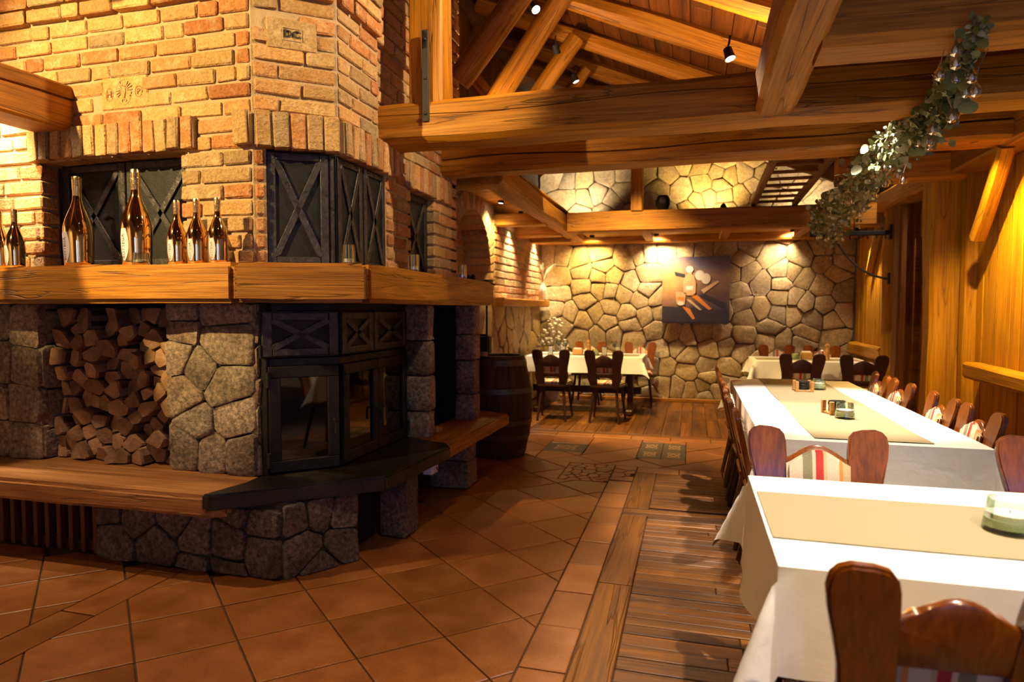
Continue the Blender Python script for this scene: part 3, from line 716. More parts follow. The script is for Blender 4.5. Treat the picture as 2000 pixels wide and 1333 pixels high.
def quad(name, vs, mat, label, cat='ceiling'):
    o = ob(name, mesh(name, vs, [(0, 1, 2, 3)], mat)); return tag(o, label, cat, None, 'structure')
quad('ceiling_underlay', [(2.9, -3.4, rz(2.9)+.24), (2.9, 10.1, rz(2.9)+.24), (ridge, 10.1, rz(ridge)+.24), (ridge, -3.4, rz(ridge)+.24)], 'near_black', 'dark underlay above the roof boards')
quad('ceiling_left', [(ridge, -3.4, rz(ridge)+.22), (ridge, 10.1, rz(ridge)+.22), (-7, 10.1, rz(-7)+.22), (-7, -3.4, rz(-7)+.22)], 'roof_board', 'left roof slope behind the chimney')
RAF = [(.3, 'first'), (1.25, ''), (2.2, ''), (3.15, ''), (4.1, ''), (5.05, ''), (6.0, ''), (6.95, ''), (7.9, ''), (8.85, '')]
for yy, _ in RAF:
    beam('rafter', (2.7, yy+.09, rz(2.7)+.095), (-2.35, yy+.09, rz(-2.35)+.095), .17, .18, 'beam', 'round-edged roof rafter sloping down to the right wall', 'rafters carrying the dark roof boards', rnd=.05, jit=.012, cat='rafter')
# log struts left of the ridge space
for yy, x0, z0, x1, z1, w, lab in ((4.95, -1.83, 3.18, -1.06, 4.1, .20, 'log strut rising beside the square king post'), (5.86, -2.2, 2.72, -1.12, 4.24, .21, 'thick log strut bearing the topmost lit spot lamp'), (6.8, -2.2, 2.85, -1.20, 4.18, .17, 'shorter log strut reaching a far rafter'), (7.75, -2.2, 2.9, -1.25, 4.2, .16, 'small hidden log strut nearest the stone gable')):
    beam('log_strut', (x0, yy, z0), (x1, yy, z1), w, w, 'beam', lab, None, None, jit=.012, roundlog=True, cat='strut')
beam('cross_brace', (-2.2, 6.15, 3.75), (-1.45, 6.5, 2.75), .16, .12, 'beam', 'flat brace crossing behind the thick log strut', cat='brace')
# ================================================================== BEAMS
beam('tie_beam', (-1.98, 3.825, 2.50), (2.2, 3.825, 2.485), .25, .25, 'beam', 'long tie beam joined to the chimney with an iron strap post', rnd=.03, jit=.011, groove=(.03, .004))
beam('tie_beam', (-2.05, 4.98, 2.56), (2.2, 4.98, 2.575), .26, .27, 'beam', 'deeply cracked tie beam beyond the iron-strapped one', rnd=.025, jit=.011, groove=(-.03, .011))
beam('tie_beam', (.48, 2.94, 2.505), (3.6, 2.94, 2.505), .25, .25, 'beam', 'tie beam running right from the heavy overhead beam', rnd=.03, jit=.011)
beam('overhead_beam', (.39, -1.5, 2.51), (.40, 3.71, 2.51), .20, .24, 'beam', 'heavy overhead beam butting against the long tie beam', rnd=.03, jit=.011)
beam('stub_beam', (-3.62, -.6, 2.495), (-3.55, 2.97, 2.495), .25, .255, 'beam', 'sawn split beam meeting the chimney above the bottles', rnd=.012, jit=.006, groove=(.03, .010))
beam('king_post', (-1.59, 3.815, 2.615), (-1.59, 3.815, 4.25), .22, .18, 'beam', 'square king post standing on the long tie beam', rnd=.012, cat='post')
st = thing('iron_strap', 'black iron strap on the square king post', 'strap', (-1.575, 3.70, 2.49))
box('strap_plate', (-1.598, 3.690, 2.49), (-1.555, 3.702, 3.04), 'black', st, .004)
for z in (2.54, 2.75, 2.98): ob('bolt', boxm('bolt', .018, .012, .018, 'black', .004), st, (-1.576, 3.686, z))
# loft edge and aisle ceiling
beam('loft_beam', (-1.52, 8.1, 2.435), (2.2, 8.1, 2.41), .2, .255, 'beam', 'loft edge beam carrying a short upright post', rnd=.02)
beam('loft_beam', (-2.25, 9.62, 2.40), (2.2, 9.62, 2.385), .18, .15, 'beam', 'loft bearer beam against the top of the stone wall', rnd=.02)
beam('cross_beam', (2.2, 6.0, 2.50), (1.15, 6.0, 2.50), .2, .22, 'beam', 'short cross beam on the square post', rnd=.02)
beam('aisle_beam', (-1.60, 5.1, 2.475), (-1.64, 9.75, 2.43), .19, .2, 'beam', 'long aisle beam running from tie beam to stone wall', rnd=.025, jit=.012)
for i, (yy, z) in enumerate(((5.45, 2.50), (7.45, 2.41), (8.35, 2.38), (9.1, 2.37))):
    beam('aisle_joist', (-2.35, yy, z), (-1.66, yy, z), .16, .15, 'wall_board', 'short golden joist over the left aisle', 'joists over the left aisle', rnd=.015, cat='joist')
lc = bpy.data.objects.new('ceiling_aisle', None); COL.objects.link(lc); tag(lc, 'low golden board ceiling over the left aisle', 'ceiling', None, 'structure')
for k in range(27): ob('ceiling_board', BRK.setdefault('cb', boxm('ceiling_board', .9, .165, .02, 'wall_board', .004)), lc, (-2.0, 5.3+k*.168, 2.60))
lf = bpy.data.objects.new('ceiling_loft', None); COL.objects.link(lf); tag(lf, 'underside of the loft boards along the stone wall', 'ceiling', None, 'structure')
for k in range(9): ob('ceiling_board', BRK.setdefault('lb', boxm('ceiling_board', 3.7, .168, .02, 'wall_board', .004)), lf, (.35, 8.25+k*.17, 2.425))
for x in (-.6, .4, 1.35): beam('loft_joist', (x, 8.15, 2.38), (x, 9.6, 2.37), .12, .08, 'beam', 'loft joist over the laid tables', 'joists under the loft', rnd=.012, cat='joist')
beam('loft_post', (-.665, 8.06, 2.55), (-.665, 8.06, 3.9), .15, .13, 'beam', 'short upright post on the loft beam', cat='post', rnd=.01)
beam('corner_brace', (1.62, 8.05, 2.31), (1.45, 8.95, 2.30), .1, .06, 'beam', 'small brace under the loft beside the iron rack', cat='brace')
# ladder lying on the beams
lad = thing('ladder', 'narrow wooden ladder lying flat across the beams', 'ladder', (.9, 6.5, 2.68))
for x in (.68, 1.14): beam('ladder_rail', (x, 5.0, 2.71), (x, 8.25, 2.60), .06, .075, 'beam_dark', parent=lad, rnd=.01)
for k in range(11): yy = 5.2+k*.29; ob('rung', BRK.setdefault('rung', tube('rung', [(-.23, 0, 0), (.23, 0, 0)], .017, 'beam_dark', 8)), lad, (.91, yy, 2.71-.11*(yy-5)/3.25))
# ================================================================== FIREPLACE
fp = thing('fireplace', 'large corner fireplace of brick and granite with black iron doors', 'fireplace', (-2.6, 3.6, 0))
chim = ob('brick_chimney', boxm('brick_chimney', 2.2, 1.3, 2.95, 'mortar'), fp, (-3.3, 3.92, 3.06))
cb = lambda z: .03 if z > 2.985 else 0.
EAG = (-3.225, -2.905, 2.47, 2.65)
face(chim, (-4.9, 2.95), (-2.24, 2.95), 1.585, 4.2, [(-3.67+4.9, -2.70+4.9, 1.5, 2.22)], corbel=cb, skip=[(EAG[0]+4.9-.02, EAG[1]+4.9+.02, EAG[2]-.0, EAG[3]+.02)])
A, Bp = (-2.24, 2.95), (-1.898, 3.217)
face(chim, A, Bp, 2.22, 4.2, [], corbel=cb, phase=1, skip=[(.08, .33, 2.735, 2.90)])
face(chim, A, (-2.19, 2.989), 1.585, 2.22, [], depth=.10)
face(chim, Bp, (-1.9, 3.70), 2.40, 4.2, [], corbel=cb)
face(chim, (-1.9, 3.79), (-1.9, 3.90), 1.585, 2.40, [], phase=1)
face(chim, (-1.95, 3.70), (-1.95, 5.2), 2.40, 4.2, [], corbel=cb, phase=1)
face(chim, (-1.95, 3.90), (-1.95, 5.2), 1.585, 2.40, [(.37, .79, 1.5, 2.215)])
face(chim, (-1.95, 5.2), (-2.6, 5.2), 1.585, 4.2, [])
# lintels of upright bricks
li = ob('lintel', boxm('lintel', .9, .05, .1, 'mortar'), fp, (-3.2, 2.96, 2.28)); soldier(li, (-3.74, 2.95), (-2.585, 2.95), 2.215, 2.385, .2)
li = ob('lintel', boxm('lintel', .1, .05, .1, 'mortar'), fp, (-1.97, 3.25, 2.3))
soldier(li, (-2.335, 2.95), (-2.235, 2.95), 2.215, 2.39, .2); soldier(li, (-2.225, 2.945), (-1.885, 3.212), 2.205, 2.39, .2); soldier(li, (-1.895, 3.22), (-1.895, 3.90), 2.205, 2.39, .2)
li = ob('lintel', boxm('lintel', .05, .4, .1, 'mortar'), fp, (-1.98, 4.6, 2.3)); soldier(li, (-1.95, 4.20), (-1.95, 5.02), 2.205, 2.385, .2, .04)
# stamped bricks
def stamp(o, body, size, loc, ang, d=.006):
    me = text_mesh(body, size, d); me.materials.clear(); me.materials.append(M('brick'))
    return ob('stamped_letter', me, o, loc, Euler((pi/2, 0, ang)))
o = ob('stamped_brick', boxm('stamped_brick', .32, .11, .178, 'brick', .006, .002), fp, (-3.065, 2.905+.0, 2.56)); o['label'] = 'brick stamped with a crest between two lettered ovals'
o.location.y = 2.997-wloc(fp).y
yf = 2.942
def ring(name, par, cx, cz, rx, rz_, r, y, ang=0, n=20, mat='brick'):
    return ob(name, tube(name, [(rx*math.cos(2*pi*i/n), 0, rz_*math.sin(2*pi*i/n)) for i in range(n+1)], r, mat, 6), par, (cx, y, cz), (0, 0, ang))
ring('oval_rim', o, -3.165, 2.553, .024, .036, .0035, yf); ring('oval_rim', o, -2.963, 2.556, .024, .030, .0035, yf)
stamp(o, 'H', .05, (-3.165, yf, 2.553), 0); stamp(o, 'P', .045, (-2.963, yf, 2.556), 0)
def eagle(par):
    v = []; f = []
    def pl(pts, y=0):
        n0 = len(v); v.extend([(x, -.004+y, z) for x, z in pts]); f.append(tuple(range(n0, n0+len(pts))))
    pl([(-.011, .03), (.011, .03), (.014, 0), (.006, -.035), (0, -.05), (-.006, -.035), (-.014, 0)])
    for s in (-1, 1):
        pl([(s*.003, .03), (s*.010, .045), (s*.022, .044), (s*.013, .037), (s*.011, .028)])
        for k in range(6):
            a = 1.15-k*.36; L = .052-.003*abs(k-2); c, q = math.cos(a), math.sin(a)
            pl([(s*.01, .02-.004*k), (s*(.01+L*c-.005*q), .02-.004*k+L*q*.9+.005*c), (s*(.01+L*c+.005*q), .02-.004*k+L*q*.9-.005*c)])
        pl([(s*.004, -.03), (s*.022, -.05), (s*.010, -.056)])
    return ob('crest_eagle', mesh('crest_eagle', v, f, 'brick'), par, (-3.065, yf-.001, 2.562))
eagle(o); ring('crest_rim', o, -3.065, 2.56, .052, .070, .0022, yf)
dc = Vector((-2.24, 2.95, 0)).lerp(Vector((-1.898, 3.217, 0)), .47); nn = Vector((.267, -.342, 0)).normalized(); an = math.atan2(.267, .342)
o = ob('stamped_brick', boxm('stamped_brick', .255, .11, .160, 'brick', .006, .002), fp, dc-nn*.037+Vector((0, 0, 2.81)), (0, 0, an)); o['label'] = 'pale brick stamped with the letters DC'
ft = dc+nn*.0185; ft.z = 2.812
def locring(hw, hh):
    return [(-hw, 0, -hh), (hw, 0, -hh), (hw, 0, hh), (-hw, 0, hh), (-hw, 0, -hh)]
for sx, sz, w, h in ((0, 1, .096, .005), (0, -1, .096, .005), (1, 0, .005, .066), (-1, 0, .005, .066)):
    ob('stamp_frame', boxm('stamp_frame', w, .006, h, 'mortar', .001), o, (sx*.047, -.056, sz*.032), local=True)
me = text_mesh('DC', .052, .004, .0012, 1.15); me.materials.clear(); me.materials.append(M('dark_mortar')); ob('stamped_letter', me, o, (0, -.057, 0), (pi/2, 0, 0), local=True)
# iron doors -----------------------------------------------------------
def iron_door(parent, p0, p1, z0, z1, knob=None, hinge=None, bars=True, t=.03, name='iron_door', lab=None):
    """door leaf with flat frame and a saltire of hammered bars on the plane p0->p1"""
    a, b = Vector((*p0, 0)), Vector((*p1, 0)); d = b-a; L = d.length; d.normalize(); ang = math.atan2(d.y, d.x); H = z1-z0
    c = (a+b)/2; c.z = (z0+z1)/2
    o = ob(name, boxm(name, L-.006, t, H-.006, 'iron', .003), parent, c, (0, 0, ang))
    if lab: o['label'] = lab
    fw = min(.05, L*.13); y = -t/2-.005
    for s in (-1, 1):
        ob('frame_bar', boxm('frame_bar', fw, .012, H-.02, 'iron_bar', .003, .0008), o, (s*(L/2-fw/2-.006), y, 0), local=True)
        ob('frame_bar', boxm('frame_bar', L-2*fw-.016, .012, fw*.8, 'iron_bar', .003, .0008), o, (0, y, s*(H/2-fw*.4-.012)), local=True)
    if bars:
        iw, ih = L/2-fw-.004, H/2-fw*.9-.006; l = math.hypot(iw, ih); q = math.atan2(ih, iw); bw = min(.034, L*.11)
        for sx in (-1, 1):
            for sz in (-1, 1):
                pts = [(0, -bw/2), (l*.94, -bw/2), (l, 0), (l*.94, bw/2), (0, bw/2), (-bw*.2, 0)]
                me = prism('cross_bar', pts, .012, 'iron_bar', .002); e = ob('cross_bar', me, o, (0, y-.008, 0), local=True)
                e.rotation_euler = (0, -math.atan2(sz*ih, sx*iw), 0)
    if knob:
        k = ob('knob', lathe('knob', [(.008, 0), (.008, .03), (.02, .034), (.022, .045), (.016, .056), (.001, .058)], 'black', 14), o, (knob[0]*L/2, y, knob[1]*H/2), (pi/2, 0, 0), local=True)
    if hinge:
        for zz in hinge: ob('hinge', lathe('hinge', [(.008, -.035), (.008, .035)], 'black', 10), o, (-L/2-.004, y, zz*H/2), local=True)
    return o
# left oven doors behind the bottles
iron_door(fp, (-3.665, 3.075), (-3.185, 3.075), 1.59, 2.215, (.55, -.05)); iron_door(fp, (-3.185, 3.075), (-2.70, 3.075), 1.59, 2.215)
# corner doors
q0 = Vector((-2.19, 2.989, 0)); dd = Vector((.342, .267, 0)).normalized(); n2 = Vector((dd.y, -dd.x, 0))
w0 = q0-n2*.035; w1 = Vector((-1.93, 3.185, 0))-n2*.005
iron_door(fp, w0[:2], w1[:2], 1.59, 2.20, None, (.6, -.5))
iron_door(fp, (-1.922, 3.21), (-1.922, 3.50), 1.59, 2.20); iron_door(fp, (-1.922, 3.505), (-1.922, 3.79), 1.59, 2.20)
ob('corner_rod', tube('corner_rod', [(0, 0, 0), (0, 0, .6)], .018, 'iron_bar', 10), fp, (-1.925, 3.192, 1.59))
iron_door(fp, (-2.02, 4.26), (-2.02, 4.70), 1.59, 2.21, (-.6, -.1))
# mantel: three mitred timbers
plan('mantel_beam', [(-4.9, 2.68), (-2.169, 2.68), (-2.21, 2.96), (-4.9, 2.96)], 1.385, 1.583, 'mantel_wood', fp, 0, .022, .008)
plan('mantel_beam', [(-2.165, 2.68), (-1.582, 2.957), (-1.92, 3.2), (-2.205, 2.96)], 1.385, 1.585, 'mantel_wood', fp, math.atan2(.277, .583), .018, .006)
plan('mantel_beam', [(-1.578, 2.962), (-1.62, 5.24), (-1.97, 5.24), (-1.915, 3.205)], 1.383, 1.583, 'mantel_wood', fp, pi/2, .022, .008)
# granite pillars
pil = box('stone_pillar', (-2.77, 2.925, .455), (-2.225, 3.6, 1.39), 'dark_mortar', fp)
PS = [(-2.7,1.34),(-2.44,1.36),(-2.43,1.17),(-2.7,1.23),(-2.72,1.11),(-2.67,.88),(-2.43,.93),(-2.57,1.02),(-2.38,.76),(-2.68,.58),(-2.5,.57),(-2.33,.57),(-2.6,.74)]
Br = rect(-2.79, -2.215, .455, 1.388)
for P in voronoi(PS, Br):
    if len(P) > 2: stone_piece('stone', P, (0, 2.925, 0), (1, 0, 0), (0, -1, 0), R.uniform(.02, .035), .003, 'granite', pil, .07, .004, .3)
z = .455
while z < 1.36:
    h = min(R.uniform(.14, .26), 1.388-z)
    stone_piece('stone', rect(0, .16, z, z+h), (-2.222, 2.905, 0), (0, 1, 0), (1, 0, 0), .018, .004, 'granite', pil, .07, .003, .35); z += h
pil = box('stone_pillar', (-4.9, 2.925, .455), (-3.72, 3.6, 1.39), 'dark_mortar', fp)
LS = [(-3.80,1.25),(-3.83,1.01),(-4.02,1.03),(-3.85,.79),(-4.05,.78),(-3.85,.56),(-4.05,.58),(-4.02,1.30),(-4.3,.6),(-4.3,.9),(-4.3,1.25),(-4.6,.65),(-4.6,1.0),(-4.6,1.3)]
for P in voronoi(LS, rect(-4.9, -3.70, .455, 1.388)):
    if len(P) > 2: stone_piece('stone', P, (0, 2.925, 0), (1, 0, 0), (0, -1, 0), R.uniform(.02, .035), .003, 'granite', pil, .07, .004, .3)
z = .455
while z < 1.36:
    h = min(R.uniform(.16, .28), 1.388-z); stone_piece('stone', rect(0, .3, z, z+h), (-3.722, 2.91, 0), (0, 1, 0), (1, 0, 0), .02, .005, 'granite', pil, .08, .004, .35); z += h
niche = box('wood_niche', (-3.9, 3.42, .4), (-2.6, 3.5, 1.45), 'near_black', fp)
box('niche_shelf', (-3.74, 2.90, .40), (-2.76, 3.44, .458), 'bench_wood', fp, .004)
box('niche_top', (-3.9, 2.95, 1.39), (-2.2, 3.5, 1.44), 'near_black', fp)
# black iron stove front -----------------------------------------------
c0, c1 = (-2.19, 2.915), (-1.895, 3.195)
box('firebox_back', (-2.75, 3.2, .4), (-2.3, 4.9, 1.42), 'near_black', fp)
plan('firebox_floor', [(-2.2, 2.96), (-1.93, 3.22), (-1.93, 4.1), (-2.4, 4.1), (-2.4, 2.96)], .44, .462, 'near_black', fp, 0, 0)
plan('stove_frame', [(-2.2, 2.95), (-1.92, 3.215), (-1.92, 4.09), (-1.96, 4.09), (-1.96, 3.24), (-2.22, 2.99)], 1.345, 1.385, 'iron', fp, 0, 0)
plan('stove_frame', [(-2.2, 2.925), (-1.90, 3.205), (-1.90, 4.09), (-1.97, 4.09), (-1.97, 3.24), (-2.22, 2.98)], 1.045, 1.085, 'iron', fp, 0, .004)
iron_door(fp, c0, c1, 1.09, 1.345, None, (.7, -.7)); iron_door(fp, (-1.912, 3.22), (-1.912, 3.60), 1.09, 1.345); iron_door(fp, (-1.912, 3.605), (-1.912, 4.08), 1.09, 1.345)
def glass_door(p0, p1, z0, z1, lab, hside=1):
    a, b = Vector((*p0, 0)), Vector((*p1, 0)); d = b-a; L = d.length; d.normalize(); ang = math.atan2(d.y, d.x); H = z1-z0; c = (a+b)/2; c.z = (z0+z1)/2
    fw = .062; o = ob('firebox_door', boxm('firebox_door', L-.004, .028, fw, 'iron', .004, 0, 1, 0, (0, 0, H/2-fw/2)), fp, c, (0, 0, ang)); o['label'] = lab
    ob('door_rail', boxm('door_rail', L-.004, .028, fw, 'iron', .004), o, (0, 0, -H/2+fw/2), local=True)
    for s in (-1, 1): ob('door_rail', boxm('door_rail', fw, .028, H-2*fw, 'iron', .004), o, (s*(L/2-fw/2-.002), 0, 0), local=True)
    ob('glass_pane', boxm('glass_pane', L-2*fw+.01, .006, H-2*fw+.01, 'door_glass'), o, (0, .004, 0), local=True)
    ob('handle', tube('handle', [(0, -.014, 0), (0, -.045, 0), (.0, -.05, -.03), (0, -.05, -.075)], .007, 'black', 8), o, (hside*(L/2-fw/2), 0, -.02), local=True)
    for zz in (-.38, .38): ob('hinge', lathe('hinge', [(.011, -.04), (.011, .04)], 'black', 10), o, (-hside*(L/2+.002), -.016, zz*H), local=True)
glass_door((-2.165, 2.935), c1, .475, 1.045, 'iron-framed glass firebox door on the slanting front', 1)
glass_door((-1.90, 3.235), (-1.90, 3.65), .475, 1.045, 'iron-framed glass firebox door nearer the corner', 1); glass_door((-1.90, 3.655), (-1.90, 4.075), .475, 1.045, 'iron-framed glass firebox door beside the granite post', -1)
box('stove_jamb', (-2.222, 2.93, .46), (-2.168, 2.985, 1.385), 'iron', fp, .004)
box('stove_grate', (-2.35, 3.3, .462), (-2.0, 4.0, .50), 'near_black', fp)
# granite posts
def post_stack(x0, x1, y0, y1, z0, z1, n, mat='granite', jit=.012):
    p = box('stone_post', (x0+.02, y0+.02, z0), (x1-.02, y1-.02, z1), 'dark_mortar', fp); zs = [z0]+sorted(z0+(z1-z0)*(k+R.uniform(-.18, .18))/n for k in range(1, n))+[z1]
    for a, b in zip(zs, zs[1:]):
        w = R.uniform(-.008, .012); ob('stone', boxm('stone', x1-x0+w, y1-y0+w, b-a-.006, mat, .022, .006, 2, 60), p, ((x0+x1)/2, (y0+y1)/2, (a+b)/2))
post_stack(-1.915, -1.735, 4.09, 4.215, .45, 1.385, 4); post_stack(-1.835, -1.675, 4.87, 5.04, .45, 1.385, 4)
post_stack(-1.76, -1.60, 3.42, 3.60, .0, .385, 1, 'granite_dark'); post_stack(-1.9, -1.60, 4.50, 4.72, 0, .36, 2, 'granite')
box('dark_recess', (-2.3, 4.2, .02), (-2.2, 5.05, 1.39), 'near_black', fp); box('dark_recess', (-2.3, 5.045, .02), (-1.80, 5.12, 1.388), 'near_black', fp); box('kindling_box', (-1.80, 4.28, .465), (-1.74, 4.36, .50), 'light_wood', fp, .004)  # near-black boxes close off the gap between the granite posts
# plinth of granite
plan('stone_plinth', [(-3.1, 2.735), (-1.955, 2.735), (-1.72, 3.07), (-1.80, 3.2), (-2.4, 3.6), (-3.1, 3.6)], 0, .39, 'dark_mortar', fp, 0, 0)
pl_ = ob('plinth_facing', boxm('plinth_facing', 1.0, .02, .2, 'dark_mortar'), fp, (-2.5, 2.74, .2))
BS = [(-3.02,.29),(-2.99,.1),(-2.82,.27),(-2.69,.1),(-2.58,.27),(-2.45,.17),(-2.46,.0),(-2.26,.16),(-2.27,.0),(-2.2,.36),(-2.05,.31),(-2.05,.12)]
for P in voronoi(BS, rect(-3.1, -1.945, 0, .36)):
    if len(P) > 2: stone_piece('stone', P, (0, 2.735, 0), (1, 0, 0), (0, -1, 0), .03, .005, 'granite_dark', pl_, .06, .005, .3)
u = Vector((.235, .335, 0)).normalized(); BL = math.hypot(.235, .335)
for P in voronoi([(.06, .30), (.19, .31), (.33, .28), (.10, .14), (.31, .12), (.2, .02)], rect(0, BL, 0, .385)):
    if len(P) > 2: stone_piece('stone', P, (-1.955, 2.735, 0), u, (u.y, -u.x, 0), .03, .005, 'granite_dark', pl_, .06, .005, .3)
for P in voronoi([(.06, .2), (.2, .1), (.2, .3)], rect(0, .3, 0, .385)):
    pass
box('ash_door', (-1.86, 3.12, .02), (-1.80, 3.42, .36), 'iron', fp, .004)
# slate hearth and benches
plan('hearth_slab', [(-2.25, 2.53), (-2.20, 2.525), (-1.80, 2.865), (-1.546, 3.07), (-1.49, 3.86), (-1.55, 3.96), (-1.91, 4.1), (-1.9, 3.19), (-2.2, 2.91), (-2.20, 2.80)], .388, .466, 'slate', fp, .67, .010, .006)
plan('bench_beam', [(-4.9, 2.525), (-2.225, 2.527), (-2.145, 2.60), (-2.18, 2.72), (-2.2, 2.935), (-4.9, 2.935)], .345, .457, 'bench_wood', fp, 0, .02, .012)
plan('bench_beam', [(-1.535, 3.90), (-1.50, 5.28), (-1.85, 5.42), (-1.92, 4.06)], .362, .461, 'mantel_wood', fp, pi/2, .014, .008)
sk = thing('wall_socket', 'small white socket box under the slate hearth edge', 'socket', (-1.56, 3.72, .36)); box('socket_case', (-1.60, 3.66, .325), (-1.53, 3.76, .386), 'white_plastic', sk, .008)
ob('socket_hook', tube('socket_hook', [(0, 0, .02), (.012, 0, .0), (.02, 0, .015)], .004, 'ink', 6), sk, (-1.53, 3.72, .345))
# radiator grille under the bench
gr = thing('radiator_grille', 'brown slatted radiator grille under the wooden bench', 'grille', (-3.7, 2.78, 0))
box('grille_back', (-4.6, 2.83, 0), (-3.11, 2.86, .345), 'near_black', gr); box('grille_rail', (-4.6, 2.79, .0), (-3.11, 2.83, .055), 'slat_wood', gr, .003); box('grille_rail', (-4.6, 2.79, .31), (-3.11, 2.83, .345), 'slat_wood', gr, .003)
for k in range(17): ob('slat', BRK.setdefault('slat', boxm('slat', .028, .04, .34, 'slat_wood', .004)), gr, (-3.16-k*.086, 2.775, .172))
# ================================================================== FIREWOOD
NB_ = rect(-3.685, -2.80, .46, 1.365)
R.seed(21)
ls = []
while len(ls) < 84:
    p = (R.uniform(-3.68, -2.81), R.uniform(.47, 1.34))
    if p[0] < -3.2 and p[1] > 1.30: continue
    if all((p[0]-a)**2+(p[1]-b)**2 > .062**2 for a, b in ls): ls.append(p)
ls = relax(ls, NB_, 1)
for P in voronoi(ls, NB_):
    if len(P) < 3: continue
    P = inset(P, .0055)
    if len(P) < 3 or area(P) < .0010: continue
    c = cen(P)
    if c[1] > 1.30 and c[0] < -3.3 and R.random() < .7: continue
    if len(P) > 4 and R.random() < .6:      # split logs: wedge-like sections
        i = min(range(len(P)), key=lambda k: math.hypot(P[k][0]-P[(k+1) % len(P)][0], P[k][1]-P[(k+1) % len(P)][1])); P = [p for k, p in enumerate(P) if k != i]
    P = roughen(P, .03, .0022)
    y0 = R.uniform(-.10, .0) if c[1] > .6 else R.uniform(-.14, -.02); V = []; F = []; n = len(P); L = .32; tilt = R.uniform(-.35, .35); sk = R.uniform(-.3, .3)
    for yy, s, j in ((0, .97, .0), (.02, 1.0, .0012), (L, .97, .0015)):
        for p in P: V.append(((p[0]-c[0])*s+R.uniform(-j, j), yy+(((p[0]-c[0])*tilt+(p[1]-c[1])*sk) if yy < .1 else 0), (p[1]-c[1])*s+R.uniform(-j, j)))
    F.append(tuple(range(n))[::-1] if False else tuple(range(n))); mi = [0]
    for k in range(2):
        for i in range(n): q = (i+1) % n; F.append((k*n+i, (k+1)*n+i, (k+1)*n+q, k*n+q)); mi.append(0 if k == 0 else (1 if R.random() < .45 else 0))
    F.append(tuple(2*n+i for i in range(n))[::-1]); mi.append(0)
    o = ob('firewood_log', mesh('firewood_log', V, F, ['log_end', 'log_bark'], 0, mi), None, (c[0], 3.05+y0, c[1]), (R.uniform(-.006, .006), 0, R.uniform(-.008, .008)))
    lb = 'on the niche board at the foot of the stack' if c[1] < .57 else 'in the top layer close under the mantel' if c[1] > 1.24 else 'against the far granite jamb of the niche' if c[0] < -3.58 else 'against the granite pillar beside the stove' if c[0] > -2.9 else 'in the lower half of the stack' if c[1] < .9 else 'in the upper half of the stack'
    tag(o, 'split firewood log '+lb, 'log', 'split logs '+lb)
# ================================================================== BOTTLES ON THE MANTEL
BP = [(0, 0), (.046, 0), (.050, .006), (.051, .02), (.0535, .10), (.0545, .135), (.052, .165), (.045, .195), (.034, .225), (.024, .25), (.0175, .275), (.0155, .30), (.0155, .318)]
CAPP = [(.0162, .262), (.0162, .318), (.0172, .322), (.0178, .335), (.0172, .346), (.0178, .352), (.0178, .366), (.016, .371), (.001, .372)]
def prof_r(z):
    for (r0, z0), (r1, z1) in zip(BP[1:], BP[2:]):
        if z0 <= z <= z1: return r0+(r1-r0)*(z-z0)/(z1-z0+1e-9)
    return .05
bm_ = lathe('bottle_body', BP, 'gold', 40, 60); cm_ = lathe('neck_foil', CAPP, 'gold_foil', 24, 50)
def label_mesh():
    V = []; F = []; nz = 14; na = 8
    for i in range(nz+1):
        t = i/nz; z = .018+t*.122; hw = .40*math.sin(pi*min(1, .12+.88*(1-t)))**.7*(1-.25*t)+.04; r = prof_r(z)+.0009
        for k in range(na+1): a = -pi/2+hw*(2*k/na-1)*(1 if k < na/2 else 1); V.append((r*math.cos(a), r*math.sin(a), z))
    for i in range(nz):
        for k in range(na): b = i*(na+1)+k; F.append((b, b+1, b+na+2, b+na+1))
    return mesh('label', V, F, 'label_paper', 179)
lm_ = label_mesh()
tm_ = text_mesh('BOTTEGA', .021, .0003)
for v in tm_.vertices:        # wrap the upright lettering round the bottle
    x, y, z = v.co; zz = .072+x; a = -pi/2-.06-y/.0535; r = prof_r(zz)+.0013+z*.3; v.co = (r*math.cos(a), r*math.sin(a), zz)
tm_.materials.clear(); tm_.materials.append(M('ink'))
def bottle(x, y, s, label, rot):
    o = thing('gold_bottle', label, 'bottle', (x, y, 1.584), rot, 'gold sparkling wine bottles on the mantel'); o.scale = (s*1.03, s*1.03, s)
    for nm, me in (('bottle_body', bm_), ('neck_foil', cm_), ('label', lm_), ('lettering', tm_)): ob(nm, me, o, local=True)
k = .90
for x, y, s, lb, r in ((-3.72, 2.80, k, 'small gold bottle next to the bottle at the brick jamb', -.1), (-3.86, 2.82, k, 'small gold bottle farthest from the mantel corner', .1), (-3.28, 2.82, 1.34, 'large gold bottle before the left oven door leaf', -.12), (-2.875, 2.815, 1.38, 'large gold bottle with a tumbler beside it', -.12), (-2.60, 2.80, k, 'small gold bottle beside the tumbler, first of the trio', .02), (-2.475, 2.80, k*1.01, 'small gold bottle in the middle of the trio', .04), (-2.345, 2.80, k*1.01, 'small gold bottle of the trio nearest the mantel corner', .06)):
    bottle(x, y, s, lb, r)
